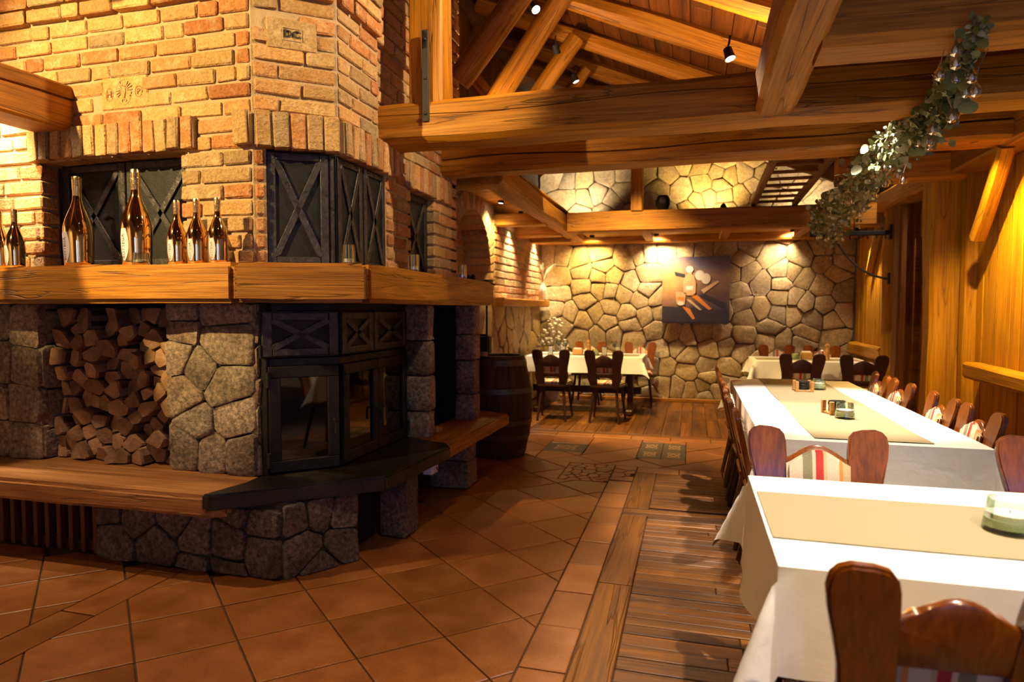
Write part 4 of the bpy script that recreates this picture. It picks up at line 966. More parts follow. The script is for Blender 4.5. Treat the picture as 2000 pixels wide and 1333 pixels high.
# glasses -------------------------------------------------------------
def tumbler(name, loc, r0, r1, h, label, mat='glass', wax=None, liquid=None, group=None, ribs=0, candle_r=.8):
    o = thing(name, label, 'candle glass' if wax else 'glass', loc, 0, group); n = 48 if ribs else 24; V = []; F = []
    pr = [(r0*.9, 0), (r0, .004), (r1, h), (r1-.003, h), (r0-.003, .012), (0.001, .011)]
    for r, z in pr:
        for i in range(n): q = r*(1+(.018 if ribs and i % 2 and z > .0045 else 0)); V.append((q*math.cos(2*pi*i/n), q*math.sin(2*pi*i/n), z))
    for k in range(len(pr)-1):
        for i in range(n): j = (i+1) % n; F.append((k*n+i, k*n+j, (k+1)*n+j, (k+1)*n+i))
    ob('glass_wall', mesh('glass_wall', V, F, mat, 40), o, local=True)
    if liquid: ob('gel', lathe('gel', [(r0*.92, .013), (r0*.94, liquid*.98), (.001, liquid)], 'green_wax' , 24), o, local=True)
    if wax: 
        z = liquid or .012; ob('tealight', lathe('tealight', [(r0*candle_r, z), (r0*candle_r, z+wax), (r0*.7, z+wax+.001), (.001, z+wax-.002)], 'wax', 24), o, local=True); ob('wick', lathe('wick', [(.001, 0), (.001, .01)], 'ink', 6), o, (0, 0, z+wax-.002), local=True)
    return o
tumbler('tumbler', (-2.77, 2.735, 1.584), .043, .037, .062, 'squat clear tumbler between the gold bottles', 'glass', .01)
for x, y, lb in ((-1.73, 3.03, 'tall glass candle holder before the corner iron door'), (-1.655, 3.68, 'tall glass candle holder beside the narrow oven door'), (-1.68, 4.62, 'tall glass candle holder at the far mantel end')):
    tumbler('candle_glass', (x, y, 1.585), .034, .034, .102, lb, 'glass', .016, group='tall candle glasses on the mantel')
# ================================================================== CHAIRS
LEAN = math.radians(13)
def bk(p, y0=0.):        # back plane: (x, y, s) -> chair space
    x, y, s = p; return (x, -.185-s*math.sin(LEAN)+y*math.cos(LEAN)+y0, .43+s*math.cos(LEAN)+y*math.sin(LEAN))
def stile(sg):
    out = [(.085, -.03), (.155, -.03), (.172, .02), (.190, .07), (.205, .115), (.203, .145), (.196, .18), (.200, .23), (.214, .30), (.227, .36), (.231, .40), (.226, .43), (.212, .447), (.190, .455), (.150, .453), (.122, .445), (.107, .427), (.101, .40), (.100, .36), (.098, .30), (.094, .2), (.088, .08)]
    return prism('stile', [(sg*x, s) for x, s in out], .026, 'chair_wood', .006, bk, 50, 2)
cr = [(.135*(1-2*i/12), .335+.058*(.5+.5*math.cos(pi*(1-2*i/12)))) for i in range(13)]
CH = {}
CH['stile'] = [stile(1), stile(-1)]
CH['crest_rail'] = [prism('crest_rail', cr+[(-.135, .24), (.135, .24)], .020, 'chair_wood', .004, lambda p: bk((p[0], p[1]+.002, p[2])), 50)]
CH['lower_rail'] = [prism('lower_rail', [(.12, .10), (.12, .175), (.04, .168), (-.04, .168), (-.12, .175), (-.12, .10), (-.04, .115), (.04, .115)], .022, 'chair_wood', .004, lambda p: bk((p[0], p[1]+.001, p[2])), 50)]
pad = [(.104*(1-2*i/12), .318+.058*(.5+.5*math.cos(pi*(1-2*i/12)*.8))) for i in range(13)]
CH['back_pad'] = [prism('back_pad', pad+[(-.102, .15), (.102, .15)], .026, 'stripe_fabric', .009, lambda p: bk((p[0], p[1]+.021, p[2])), 60, 2)]
def seat_poly(w0, w1, d0, d1): return [(-w1+.03, d1), (w1-.03, d1), (w1-.005, d1-.03), (w0, d0+.02), (w0-.02, d0), (-w0+.02, d0), (-w0, d0+.02), (-w1+.005, d1-.03)]
def seatm(name, P, z0, z1, mat, bev):
    return prism(name, [(x, y) for x, y in P], z1-z0, mat, bev, lambda p: (p[0], p[2], z0+p[1]), 60, 2)
CH['seat_board'] = [seatm('seat_board', seat_poly(.18, .215, -.20, .215), .418, .447, 'chair_wood', .006)]
CH['seat_pad'] = [seatm('seat_pad', seat_poly(.16, .195, -.15, .205), .447, .475, 'stripe_fabric', .011)]
def leg(x, y, ex, ey): return tube('leg', [(x, y, .425), (x+(ex-x)*.3, y+(ey-y)*.3, .30), (ex, ey, 0)], [.0155, .019, .013], 'chair_dark', 10)
CH['leg'] = [leg(.13, -.13, .175, -.215), leg(-.13, -.13, -.175, -.215), leg(.15, .14, .195, .20), leg(-.15, .14, -.195, .20)]
DARK = {}
def chair(x, y, rz, label, group=None, dark=False, sc=1.):
    o = thing('dining_chair', label, 'chair', (x, y, 0), rz, group); o.scale = (sc,)*3
    for nm, ms in CH.items():
        for me in ms:
            c = ob(nm, me, o, local=True)
            if dark and nm in ('stile', 'crest_rail', 'lower_rail', 'seat_board'):
                for sl in c.material_slots: sl.link = 'OBJECT'; sl.material = M('chair_dark')
    return o
LG = 'chairs along the aisle side of the long table'; RG = 'chairs along the wall side of the long table'
# foreground table
chair(.47, 1.60, .05, 'chair pulled up to the near edge of the tealight table, seen from behind')
chair(.452, 2.315, pi+.01, 'chair with one bluish ear facing the tealight table', sc=1.04)
chair(1.262, 2.335, pi-.03, 'chair with a lilac sheen facing the ribbed tealight glass', sc=1.04)
for i, (yy, dx, a) in enumerate(((3.45, .0, .02), (3.94, -.008, -.02), (4.43, .004, .02), (4.92, -.004, -.015), (5.41, .0, .02))):
    chair(.475+dx, yy, -pi/2+a, ('aisle chair of the long table nearest the tealight table', 'second aisle chair of the long table from the tealight table', 'middle aisle chair of the long table', 'aisle chair of the long table next to the far corner one', 'aisle chair of the long table at its far end')[i], LG)
for i, (yy, a) in enumerate(((3.60, .02), (4.11, -.015), (4.84, .02), (5.36, -.02))):
    chair(1.095, yy, pi/2+a, ('wall-side chair of the long table nearest the tealight table', 'wall-side chair of the long table below the timber ledge', 'wall-side chair of the long table facing the farther coaster block', 'wall-side chair of the long table at its far end')[i], RG)
# far tables
chair(-1.63, 7.80, .03, 'dark chair before the laid corner table beside the barrel', None, True); chair(-.98, 7.80, -.04, 'dark chair before the laid corner table at its trestle end', None, True)
chair(-1.45, 9.28, pi, 'brown chair behind the laid corner table, left of the pepper mill'); chair(-.72, 9.28, pi, 'brown chair behind the laid corner table at its open end')
chair(1.14, 7.75, .02, 'dark chair before the far wall table, away from the boards', None, True); chair(1.74, 7.70, -.03, 'dark chair before the far wall table beside the board panel', None, True)
chair(1.10, 9.05, pi, 'orange-brown chair behind the far wall table'); chair(1.66, 9.05, pi, 'grey-brown chair behind the far wall table by the pepper mill')
# ================================================================== TABLES
def table(name, x0, x1, y0, y1, label, h=.735, ends='x'):
    o = thing(name, label, 'table', ((x0+x1)/2, (y0+y1)/2, 0)); box('tabletop', (x0, y0, h-.035), (x1, y1, h), 'chair_wood', o, .006)
    ym = (y0+y1)/2; w = (y1-y0)/2; xs = (x0+.16, x1-.16) if ends == 'x' else (x0+.18, x1-.18)
    if ends == 'x':
        for x in xs:
            box('trestle_post', (x-.035, ym-.20, .06), (x+.035, ym-.04, h-.09), 'chair_dark', o, .008); box('trestle_foot', (x-.045, y0+.06, 0), (x+.045, y1-.06, .07), 'chair_dark', o, .012); box('trestle_head', (x-.04, y0+.05, h-.09), (x+.04, y1-.05, h-.035), 'chair_dark', o, .008)
        box('stretcher', (xs[0]-.13, ym-.022, .24), (xs[1]+.13, ym+.022, .33), 'chair_dark', o, .01)
    else:
        xm = (x0+x1)/2
        for y in (3.52, 5.38):
            box('trestle_post', (xm-.04, y-.035, .06), (xm+.04, y+.035, h-.09), 'chair_dark', o, .008); box('trestle_foot', (x0+.12, y-.045, 0), (x1-.12, y+.045, .07), 'chair_dark', o, .012); box('trestle_head', (x0+.06, y-.04, h-.09), (x1-.06, y+.04, h-.035), 'chair_dark', o, .008)
        box('stretcher', (xm-.022, y0+.22, .24), (xm+.022, y1-.22, .33), 'chair_dark', o, .01)
def cloth_(x0, x1, y0, y1, z, over, label, seed=0, step=.035, kc=.42, bs=.09, am=1., tuck=()):
    cx, cy, w, h = (x0+x1)/2, (y0+y1)/2, (x1-x0)/2, (y1-y0)/2; V = []; F = []
    def axis(hw): 
        n = max(4, int(hw*2/.06)); m = max(4, int(over/step)); a = [-hw-over*(m-i)/m for i in range(m)]+[-hw+2*hw*i/n for i in range(n+1)]+[hw+over*(i+1)/m for i in range(m)]; return a
    X, Y = axis(w), axis(h)
    for v in Y:
        for u in X:
            a, b = max(0, abs(u)-w), max(0, abs(v)-h); su, sv = (1 if u > 0 else -1), (1 if v > 0 else -1); x, y, zz = min(w, max(-w, u)), min(h, max(-h, v)), 0.
            if a and b:
                r = math.hypot(a, b); t = math.atan2(b, a); k = bs+kc*math.sin(2*t)**2+.05*math.sin(6*t); x += su*r*k*math.cos(t); y += sv*r*k*math.sin(t); zz = -r*math.sqrt(max(.2, 1-k*k))
            elif a or b:
                r = a or b; q = v if a else u; fd = min(1, ((h if a else w)-abs(q))/.2)*(r/over); k = bs+am*(.11*math.sin(q*6.5+seed)+.04*math.sin(q*17+seed*2))*fd
                if (('x' if a else 'y'), (su if a else sv)) in tuck: k = .008+.25*(k-bs)*.1
                if a: x += su*r*k
                else: y += sv*r*k
                zz = -r
            rim = min(a or b, .012) if (a or b) else 0
            V.append((x, y, zz+noise.noise(Vector((u*4+seed, v*4, 1)))*.0015))
    n = len(X)
    for j in range(len(Y)-1):
        for i in range(n-1): F.append((j*n+i, j*n+i+1, (j+1)*n+i+1, (j+1)*n+i))
    o = ob('tablecloth', mesh('tablecloth', V, F, 'tablecloth', 70), None, (cx, cy, z)); return tag(o, label, 'tablecloth')
def runner(x0, x1, y0, y1, z, label, alongx=True):
    L, Wd = (x1-x0, y1-y0) if alongx else (y1-y0, x1-x0); n = int(L/.06); V = []; F = []
    for i in range(n+1):
        for k in range(9): u, v = -L/2+L*i/n, -Wd/2+Wd*k/8; V.append((u, v+.004*math.sin(u*5), .0025+.0016*noise.noise(Vector((u*6, v*9, z*9)))))
    for i in range(n):
        for k in range(8): b = i*9+k; F.append((b, b+9, b+10, b+1))
    m = len(V); V += [(a, b, c-.0022) for a, b, c in V]; F += [tuple(q+m for q in f[::-1]) for f in F]
    o = ob('table_runner', mesh('table_runner', V, F, 'runner', 179), None, ((x0+x1)/2, (y0+y1)/2, z), (0, 0, 0 if alongx else pi/2)); return tag(o, label, 'table runner')
TZ = .742
table('dining_table', .215, 1.75, 1.625, 2.475, 'dining table under the cloth with the ribbed tealight glass'); cloth_(.205, 1.76, 1.615, 2.485, TZ, .255, 'white cloth over the table with the ribbed tealight glass', 1.3, tuck=(('y', 1),))
runner(.215, 1.75, 1.81, 2.265, TZ+.001, 'sage runner under the ribbed tealight glass')
table('banquet_table', .335, 1.265, 3.24, 5.98, 'long banquet table between the two rows of chairs', ends='y'); cloth_(.325, 1.275, 3.23, 5.99, TZ, .255, 'white cloth over the long banquet table', .4, bs=.02, am=.3, tuck=(('x', 1), ('x', -1)))
runner(.562, 1.06, 3.29, 6.02, TZ+.001, 'sage runner along the long banquet table', False)
table('corner_table', -2.12, -.60, 8.16, 8.98, 'laid trestle table in the corner behind the barrel'); cloth_(-2.13, -.59, 8.15, 8.99, TZ+.003, .20, 'white cloth over the laid corner table', 2.2, .05)
runner(-2.05, -.66, 8.42, 8.74, TZ+.004, 'sage runner on the laid corner table')
table('wall_table', .72, 1.96, 8.06, 8.86, 'table by the far board panel'); cloth_(.71, 1.97, 8.05, 8.87, TZ+.003, .2, 'white cloth over the table by the far board panel', 3.1, .05)
runner(.76, 1.92, 8.30, 8.64, TZ+.004, 'sage runner on the table by the far board panel')
TT = TZ+.0045
# coaster blocks
def coaster_block(x, y, rz, which):
    o = thing('coaster_holder', 'light wooden coaster holder '+which, 'coaster holder', (x, y, TT), rz, 'coaster holders on the long table')
    ob('holder_base', boxm('holder_base', .115, .115, .012, 'light_wood', .002), o, (0, 0, .006), local=True)
    for sx in (-1, 1):
        for sy in (-1, 1):
            ob('holder_post', boxm('holder_post', .022, .022, .075, 'light_wood', .002), o, (sx*.052, sy*.052, .0375), local=True)
    for k in range(8):
        c = ob('slate_coaster', BRK.setdefault('coaster', lathe('slate_coaster', [(.044, 0), (.0455, .002), (.0455, .0055), (.044, .0075), (.001, .0075)], 'slate', 20, 40)), None, (x+R.uniform(-.002, .002), y+R.uniform(-.002, .002), TT+.0125+k*.0078)); tag(c, 'thin black slate coaster in the holder '+which, 'coaster', 'slate coasters '+which)
coaster_block(.80, 5.17, .05, 'toward the far end of the long table'); coaster_block(.815, 4.09, .25, 'beside the green tealight glass')
tumbler('tealight_glass', (.825, 3.93, TT), .052, .043, .085, 'green glass tealight holder on the long table', 'green_glass', .012, .036, 'green tealight glasses', 0, .86)
tumbler('tealight_glass', (.93, 5.30, TT), .05, .042, .08, 'green glass tealight holder mostly behind the farther coaster block', 'green_glass', .012, .036, 'green tealight glasses', 0, .86)
tumbler('tealight_glass', (.842, 2.035, TT), .063, .052, .088, 'ribbed green tealight glass on the foreground runner', 'green_glass', .014, .036, 'green tealight glasses', 1, .88)
# laid things on the far tables
def mill(x, y, lb):
    o = thing('pepper_mill', lb, 'pepper mill', (x, y, TT+.003)); ob('mill_body', lathe('mill_body', [(.030, 0), (.030, .02), (.024, .05), (.026, .12), (.022, .145)], 'light_wood', 20), o, local=True); ob('mill_head', lathe('mill_head', [(.020, .147), (.029, .155), (.029, .172), (.02, .186), (.006, .190), (.006, .197), (.001, .199)], 'light_wood', 20), o, local=True)
mill(-1.335, 8.6, 'wooden pepper mill on the laid corner table'); mill(1.56, 8.42, 'wooden pepper mill on the table by the far board panel')
def nbox(x, y, lb):
    o = thing('napkin_box', lb, 'box', (x, y, TT+.003)); ob('box_case', boxm('box_case', .13, .09, .075, 'light_wood', .003), o, (0, 0, .0375), local=True); ob('napkins', boxm('napkins', .10, .06, .02, 'tablecloth', .004), o, (0, 0, .082), local=True)
nbox(-1.46, 8.5, 'small wooden box on the laid corner table'); nbox(1.35, 8.55, 'small wooden box on the table by the far board panel')
for i, x in enumerate((-1.82, -1.66, -1.10, -.93)): tumbler('water_tumbler', (x, 8.44+.05*(i % 2), TT+.003), .034, .040, .115, 'frosted water tumbler on the laid corner table', 'glass', .09, group='water tumblers on the corner table', candle_r=.9)
def wine(x, y):
    o = thing('wine_glass', 'stemmed wine glass on the laid corner table', 'glass', (x, y, TT+.003), 0, 'wine glasses on the corner table'); ob('stem', lathe('stem', [(.030, 0), (.030, .003), (.004, .008), (.0035, .085), (.010, .095)], 'glass', 16), o, local=True); ob('bowl', lathe('bowl', [(.010, .095), (.034, .13), (.036, .155), (.030, .185), (.028, .185), (.034, .155), (.031, .131), (.001, .10)], 'glass', 18), o, local=True); ob('dark_wine', lathe('dark_wine', [(.010, .099), (.031, .131), (.033, .15), (.001, .15)], 'ink', 18), o, local=True)
for x, y in ((-1.75, 8.66), (-1.66, 8.70), (-.99, 8.62)): wine(x, y)
tumbler('tealight_glass', (-1.22, 8.46, TT+.003), .05, .042, .08, 'pale tealight glass on the laid corner table', 'green_glass', .03, .03); tumbler('tealight_glass', (1.22, 8.5, TT+.003), .05, .042, .08, 'pale tealight glass on the table by the far board panel', 'green_glass', .03, .03)
# ================================================================== BARREL
br = thing('barrel', 'dark oak barrel with steel hoops beside the fireplace', 'barrel', (-1.71, 5.71, 0)); H = .93
def rb(z): return .225+.075*math.sin(pi*z/H)
nS = 26
for k in range(nS):
    a0, a1 = 2*pi*k/nS+.004, 2*pi*(k+1)/nS-.004; V = []; F = []
    for i in range(11):
        z = H*i/10; r = rb(z)
        for q, a in ((r, a0), (r+.002, (a0+a1)/2), (r, a1), (r-.03, a1), (r-.03, a0)): V.append((q*math.cos(a), q*math.sin(a), z))
    for i in range(10):
        for j in range(5): F.append((i*5+j, i*5+(j+1) % 5, (i+1)*5+(j+1) % 5, (i+1)*5+j))
    F += [(4, 3, 2, 1, 0), (50, 51, 52, 53, 54)]; ob('stave', mesh('stave', V, F, 'barrel_wood', 30), br, local=True)
for z, w in ((.055, .045), (.20, .04), (.62, .045), (.87, .05), (.33, .04)):
    ob('hoop', lathe('hoop', [(rb(z)-.002, z-w/2), (rb(z-w/2)+.007, z-w/2), (rb(z+w/2)+.007, z+w/2), (rb(z)-.002, z+w/2)], 'hoop', 40, 40, False), br, local=True)
ob('barrel_head', lathe('barrel_head', [(.21, .89), (.21, .905), (.001, .905)], 'barrel_wood', 32), br, local=True)
tag(ob('tea_candle', lathe('tea_candle', [(.032, 0), (.034, .005), (.034, .05), (.030, .055), (.001, .053)], 'cork', 20), None, (-1.83, 5.60, .906)), 'terracotta coloured pillar candle on the barrel', 'candle')
# fire irons
fi = thing('fire_iron_stand', 'wrought iron fire tool stand behind the barrel', 'fire tools', (-2.02, 6.1, 0))
for x, y in ((-2.10, 6.0), (-1.93, 6.0), (-1.93, 6.25)): ob('upright', tube('upright', [(0, 0, 0), (0, 0, 1.6)], .010, 'black', 8), fi, (x, y, 0))
ob('top_hoop', tube('top_hoop', [(-2.22, 6.0, 1.56), (-2.10, 6.0, 1.6), (-1.93, 6.0, 1.63), (-1.93, 6.25, 1.6)], .010, 'black', 8), fi, (0, 0, 0)); fi.children[-1].location = -fi.location
ob('tray', boxm('tray', .3, .3, .02, 'black', .004), fi, (-2.02, 6.12, .01)); ob('crossbar', boxm('crossbar', .2, .012, .02, 'black'), fi, (-2.02, 6.0, 1.1)); ob('lantern', boxm('lantern', .12, .12, .2, 'black', .02), fi, (-2.0, 6.15, 1.0))
for i, (x, y) in enumerate(((-2.16, 5.75), (-2.10, 5.95), (-2.03, 5.88))):
    t = thing('fire_iron', ('hearth shovel with a dark knob beside the tall candle glass', 'hearth brush with a dark knob by the iron stand', 'poker with a dark knob leaning by the iron stand')[i], 'fire iron', (x, y, 0), 0, 'fire irons by the barrel'); ob('rod', tube('rod', [(0, 0, .12), (0, 0, 1.62)], .006, 'black', 6), t, local=True); ob('knob', lathe('knob', [(.006, 1.60), (.022, 1.62), (.026, 1.65), (.018, 1.68), (.001, 1.69)], 'black', 12), t, local=True); ob('tip', boxm('tip', .05, .02, .16, 'black', .004), t, (0, 0, .08), local=True)
# ================================================================== PICTURE
pc = thing('canvas_picture', 'square canvas picture of a bottle and a glass on the stone wall', 'picture', (.04, 9.66, 1.15))
ob('canvas', boxm('canvas', .93, .045, .955, 'canvas_print', .003), pc, (.042, 9.66, 1.63))
def pr_(name, pts, mat, k=1):
    me = prism(name, [(.042+(x-.5)*.93, 1.152+z*.955) for x, z in pts], .0012, mat); ob(name, me, pc, (0, 9.6365-.0013*k, 0))
pr_('print_table', [(0, .02), (1, .02), (1, .2), (.0, .26)], 'print_dark'); pr_('print_streak', [(.3, .26), (.42, .22), (.5, .07), (.46, .06)], 'print_orange', 2); pr_('print_streak', [(.42, .42), (.53, .42), (.74, .22), (.70, .20)], 'print_orange', 2); pr_('print_streak', [(.36, .36), (.42, .36), (.60, .2), (.56, .2)], 'print_gold', 2)
pr_('print_shadow', [(.55, .42), (.64, .44), (.95, .30), (.93, .22)], 'print_dark', 2); pr_('print_tray', [(.58, .50), (.82, .64), (.85, .62), (.62, .45)], 'print_gold', 3); pr_('print_shadow', [(.18, .78), (.34, .74), (.34, .69), (.20, .72)], 'print_dark', 2)
el = lambda cx, cz, rx, rz_, n=20: [(cx+rx*math.cos(2*pi*i/n), cz+rz_*math.sin(2*pi*i/n)) for i in range(n)]
pr_('print_lemon', el(.56, .72, .07, .075), 'print_cream', 3); pr_('print_lemon', el(.65, .67, .07, .08), 'print_cream', 4)
pr_('print_bottle', [(.32, .46), (.38, .42), (.46, .42), (.50, .46), (.505, .62), (.47, .71), (.44, .74), (.44, .80), (.38, .80), (.38, .74), (.34, .70), (.31, .62)], 'print_amber', 5); pr_('print_stopper', el(.41, .81, .055, .05), 'print_cream', 6)
pr_('print_gleam', [(.36, .50), (.46, .50), (.47, .56), (.36, .56)], 'print_cream', 6); pr_('print_gleam', [(.35, .62), (.47, .62), (.44, .68), (.38, .68)], 'print_gold', 6)
pr_('print_tumbler', [(.22, .30), (.34, .28), (.36, .46), (.20, .48)], 'print_amber', 5); pr_('print_gleam', el(.28, .30, .05, .03), 'print_cream', 6); pr_('print_gleam', [(.23, .36), (.33, .35), (.335, .39), (.23, .40)], 'print_orange', 6)
# ================================================================== PLANTS AND VASES
va = thing('vase', 'white bottle vase of dried grass on the timber ledge', 'vase', (-2.14, 9.36, 1.49)); ob('vase_body', lathe('vase_body', [(.05, 0), (.062, .01), (.066, .12), (.06, .18), (.025, .24), (.018, .27), (.022, .29), (.016, .29), (.001, .2)], 'ceramic', 24), va, local=True)
for k in range(26):
    a = R.uniform(0, 2*pi); t = R.uniform(.1, .75); L = R.uniform(.22, .36); p = [(0, 0, .27), (math.cos(a)*t*L*.4, math.sin(a)*t*L*.4, .27+L*.55), (math.cos(a)*t*L, math.sin(a)*t*L, .27+L*(1-.25*t))]
    p = [(x*.3 if x < 0 else x, y, z) for x, y, z in p]
    ob('grass_blade', tube('grass_blade', p, [.002, .005, .001], 'dried', 5), va, local=True)
def bush(x, y, z0, h, w, n, label, mat):
    o = thing('dried_flowers', label, 'dried flowers', (x, y, z0)); lm = BRK.setdefault(('bl', mat), mesh('flower_head', [(-.5, 0, 0), (0, -.5, .1), (.5, 0, 0), (0, .5, .1), (0, 0, .5), (0, 0, -.3)], [(0, 1, 4), (1, 2, 4), (2, 3, 4), (3, 0, 4), (1, 0, 5), (2, 1, 5), (3, 2, 5), (0, 3, 5)], mat, 179))
    ob('pot', lathe('pot', [(.09, 0), (.12, .22), (.11, .22), (.001, .2)], 'ceramic', 20), o, local=True)
    for k in range(n):
        a = R.uniform(0, 2*pi); r = w*math.sqrt(R.random()); zz = R.uniform(.45, 1)*h*(1-.35*(r/w)**2); p = Vector((r*math.cos(a), r*math.sin(a), zz)); s = R.uniform(.035, .075)
        if k % 3 == 0: ob('flower_stem', tube('flower_stem', [(0, 0, .2), p*.6, p], .003, 'twig', 4), o, local=True)
        ob('flower_head', lm, o, p, (R.uniform(-1, 1), R.uniform(-1, 1), R.uniform(0, 6)), (s, s, s*1.3), True)
bush(-1.97, 9.33, .0, 1.32, .26, 120, 'tall pale dried flowers in the corner behind the laid table', 'dried_white'); bush(-2.05, 7.50, .0, .66, .12, 50, 'low white dried flowers between barrel and dark chair', 'dried_white')
# things on the loft edge
ip = thing('iron_pot', 'small dark pot on the loft beam', 'pot', (-.36, 8.1, 2.56)); ob('pot_body', lathe('pot_body', [(.06, 0), (.085, .06), (.085, .12), (.06, .17), (.001, .18)], 'black', 20), ip, local=True); ob('pot_rim', lathe('pot_rim', [(.035, 0), (.04, .01), (.03, .015)], 'hoop', 16), ip, (0, -.082, .10), (pi/2, 0, 0), local=True)
ik = thing('small_bell', 'tiny dark bell on the loft beam near the ladder', 'bell', (.34, 8.1, 2.555)); ob('bell_body', lathe('bell_body', [(.04, 0), (.035, .02), (.02, .045), (.001, .055)], 'black', 16), ik, local=True)
# ================================================================== IRON RACK AND HOSE
rk = thing('iron_rack', 'black iron bar rack with small hooks beside the log post', 'rack', (1.62, 7.7, 2.16))
ob('rack_bar', boxm('rack_bar', .80, .05, .05, 'black', .006), rk, (1.62, 7.7, 2.165)); ob('wall_plate', boxm('wall_plate', .02, .07, .16, 'black', .003), rk, (2.01, 7.7, 2.17))
for k in range(9): ob('hook', BRK.setdefault('hook', tube('hook', [(0, 0, 0), (0, -.01, -.03), (0, -.03, -.04), (0, -.035, -.02)], .005, 'black', 6)), rk, (1.28+k*.085, 7.7, 2.14))
for x in (1.35, 1.62, 1.66, 1.92, 1.95): ob('hanger', BRK.setdefault('hang', tube('hanger', [(0, 0, 0), (0, 0, .15)], .005, 'black', 6)), rk, (x, 7.7, 2.185))
hs = thing('hanging_cable', 'dark cable sagging from the rack to a bracket on the log post', 'cable', (1.75, 7.66, 1.68))
pts = [(1.46, 7.68, 2.14), (1.50, 7.68, 2.06), (1.56, 7.67, 1.96), (1.64, 7.66, 1.86), (1.74, 7.66, 1.77), (1.85, 7.66, 1.71), (1.95, 7.66, 1.68), (2.0, 7.66, 1.675)]
o = ob('cable', tube('cable', pts, .012, 'rope', 8), hs, (0, 0, 0)); o.location = -hs.location; ob('bracket', boxm('bracket', .02, .05, .12, 'black', .003), hs, (2.0, 7.68, 1.68))
# ================================================================== EUCALYPTUS GARLAND
R.seed(5)
ga = thing('eucalyptus_garland', 'long eucalyptus garland with tiny glass bulbs draped under the beams', 'garland', (1.12, 4.4, 2.35))
GP = [(.99, 2.80, 2.40), (1.03, 3.05, 2.35), (1.12, 3.5, 2.33), (1.15, 3.8, 2.33), (1.17, 4.2, 2.38), (1.18, 4.7, 2.38), (1.17, 5.2, 2.34), (1.16, 5.7, 2.24), (1.14, 6.1, 2.20), (1.12, 6.3, 2.16)]
def gp(t):
    s = t*(len(GP)-1); i = min(int(s), len(GP)-2); return Vector(GP[i]).lerp(Vector(GP[i+1]), s-i)
o = ob('vine', tube('vine', [gp(i/30)+Vector((R.uniform(-.02, .02), 0, R.uniform(-.02, .02))) for i in range(31)], .014, 'twig', 8), ga); o.location = -ga.location
def leafm(name, w, l, mat, cup):
    V = [(0, 0, 0)]; n = 10
    for i in range(n): a = 2*pi*i/n; V.append((w*math.sin(a), l*(.5-.5*math.cos(a)), cup*math.sin(a)**2))
    V[0] = (0, l*.5, -cup*.4); return mesh(name, V, [(0, i+1, (i+1) % n+1) for i in range(n)], mat, 179)
LV = [leafm('leaf', .5, .95, 'leaf', .12), leafm('leaf', .36, 1.0, 'leaf', .1), leafm('leaf', .48, .95, 'leaf_pale', .14), leafm('leaf', .16, 1.1, 'leaf', .08)]
def leafpos():
    t = R.random()**.8; c = gp(t); w = .028+.125*min(1, t*1.35); a = R.uniform(0, 2*pi); r = w*math.sqrt(R.random()); drop = abs(R.gauss(0, .05))*(.3+t*1.3)
    return c+Vector((r*math.cos(a), R.uniform(-.05, .05), r*math.sin(a)-drop)), t
for k in range(299):
    p, t = leafpos(); s = R.uniform(.045, .085)
    ob('leaf', R.choice(LV), ga, p, (R.uniform(-1.5, 1.5), R.uniform(-1.5, 1.5), R.uniform(0, 6.28)), (s, s, s))
bm = bmesh.new()
for k in range(2600):
    p, t = leafpos(); p = p-Vector(ga.location); s = R.uniform(.02, .05); E = Euler((R.uniform(-1.6, 1.6), R.uniform(-1.6, 1.6), R.uniform(0, 6.3))).to_matrix(); w = R.uniform(.25, .5)
    vs = [bm.verts.new(p+E @ Vector(q)*s) for q in ((0, 0, 0), (w, .35, .06), (w*.8, .75, .05), (0, 1, 0), (-w*.8, .75, .05), (-w, .35, .06))]; bm.faces.new(vs)
o = ob('small_foliage', from_bm('small_foliage', bm, ['leaf', 'leaf_pale'], 0), ga, (0, 0, 0), local=True); o['kind'] = 'stuff'; o['label'] = 'mass of small dried eucalyptus leaves'
for i, p in enumerate(o.data.polygons): p.material_index = 1 if (i*7919) % 10 < 3 else 0
bl = lathe('fairy_bulb', [(.004, .03), (.006, .022), (.014, .010), (.017, 0), (.013, -.012), (.001, -.018)], 'glass', 12); bc = lathe('filament', [(.001, -.01), (.005, -.004), (.005, .006), (.001, .012)], 'wax', 8)
for k in range(44):
    t = R.random(); p = gp(t)+Vector((R.uniform(-.09, .09), R.uniform(-.08, .08), -.06-abs(R.gauss(0, .11))*(.35+t)))
    q = ob('fairy_bulb', bl, ga, p); q.scale = (1.35,)*3; ob('filament', bc, q, local=True); ob('bulb_wire', tube('bulb_wire', [(0, 0, .03), (R.uniform(-.02, .02), 0, .07), (R.uniform(-.03, .03), 0, .12)], .0016, 'wire', 4), q, local=True)
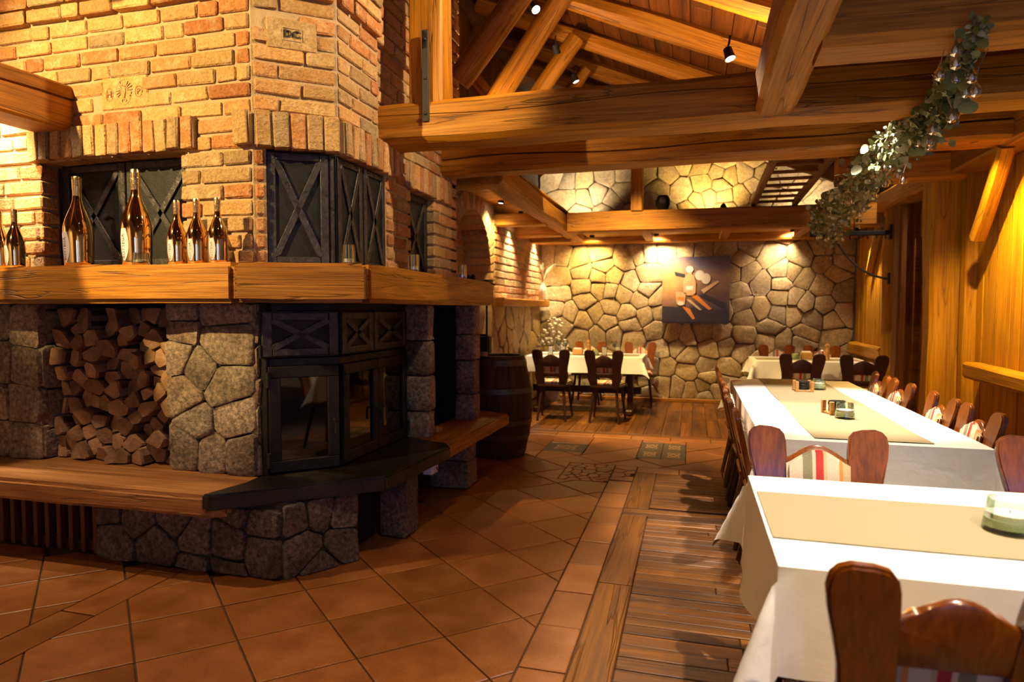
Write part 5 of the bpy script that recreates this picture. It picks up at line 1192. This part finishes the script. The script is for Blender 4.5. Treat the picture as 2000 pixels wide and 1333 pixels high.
# ================================================================== REST OF THE HALL BEHIND THE VIEWER
rw = bpy.data.objects.new('wall_rear', None); COL.objects.link(rw); tag(rw, 'plastered wall behind the viewer with two windows', 'wall', None, 'structure')
wz0, wz1 = .95, 2.15
for a, b, z0, z1 in ((-7, .35, 0, 4.7), (1.45, 2.6, 0, 4), (3.7, 4.6, 0, 4), (.35, 1.45, 0, wz0), (.35, 1.45, wz1, 4), (2.6, 3.7, 0, wz0), (2.6, 3.7, wz1, 4)): box('wall_section', (a, -3.35, z0), (b, -3.2, z1), 'plaster', rw)
for i, (a, b) in enumerate(((.35, 1.45), (2.6, 3.7))):
    w = thing('window_%d' % (i+1), ('window behind the viewer over the table row', 'window behind the viewer by the side wall')[i], 'window', (a, -3.28, wz0), 0, None, 'structure')
    for x in (a+.03, (a+b)/2, b-.03): box('window_frame', (x-.03, -3.3, wz0), (x+.03, -3.24, wz1), 'beam_dark', w, .004)
    for z in (wz0+.03, wz1-.03): box('window_frame', (a, -3.3, z-.03), (b, -3.24, z+.03), 'beam_dark', w, .004)
    box('window_pane', (a, -3.275, wz0), (b, -3.27, wz1), 'window_glass', w)
    L = bpy.data.lights.new('daylight', 'AREA'); L.shape = 'RECTANGLE'; L.size = b-a-.1; L.size_y = wz1-wz0-.1; L.energy = DAY[i]; L.color = (.36, .52, 1)
    lo = bpy.data.objects.new('daylight', L); COL.objects.link(lo); lo.location = ((a+b)/2, -3.4, (wz0+wz1)/2); lo.rotation_euler = (pi/2, 0, 0)
for lo, hi, lb, nm in (((-7.1, -3.3, 0), (-7, 10, 4.7), 'plastered wall of the far left side of the hall', 'wall_west'), ((4.5, -3.3, 0), (4.6, 4.35, 3.2), 'plastered side wall right of the viewer', 'wall_east'), ((2.2, 4.3, 0), (4.6, 4.4, 3.2), 'plastered return wall beside the golden boards', 'wall_return'), ((-7, 9.0, 0), (-4.85, 9.1, 4.7), 'plastered wall behind the fireplace', 'wall_north')):
    o = box(nm, lo, hi, 'plaster'); tag(o, lb, 'wall', None, 'structure')
# ================================================================== LAMPS
hm = lathe('lamp_housing', [(.018, -.09), (.030, -.085), (.034, -.03), (.038, 0), (.034, 0), (.030, -.01)], 'black', 18, 40, False); lm2 = lathe('lamp_lens', [(.033, -.004), (.001, -.003)], 'lamp_lens', 18); bkt = tube('lamp_bracket', [(0, 0, -.085), (0, .03, -.12), (0, .05, -.16)], .008, 'black', 6)
for pos, aim, en, colr, cone, bl_, lab, vis in LAMPS:
    o = thing('spot_lamp', lab, 'lamp', pos, 0, 'spot lamps of the hall'); d = Vector(aim)-Vector(pos); o.rotation_euler = d.to_track_quat('Z', 'Y').to_euler()
    for nm, me in (('lamp_housing', hm), ('lamp_lens', lm2), ('lamp_bracket', bkt)): ob(nm, me, o, local=True)
    L = bpy.data.lights.new('spot_light', 'SPOT'); L.energy = en*GAIN; L.color = colr; L.spot_size = math.radians(cone); L.spot_blend = bl_; L.shadow_soft_size = .03
    lo = bpy.data.objects.new('spot_light', L); COL.objects.link(lo); lo.parent = o; lo.location = (0, 0, .012); lo.rotation_euler = (pi, 0, 0)
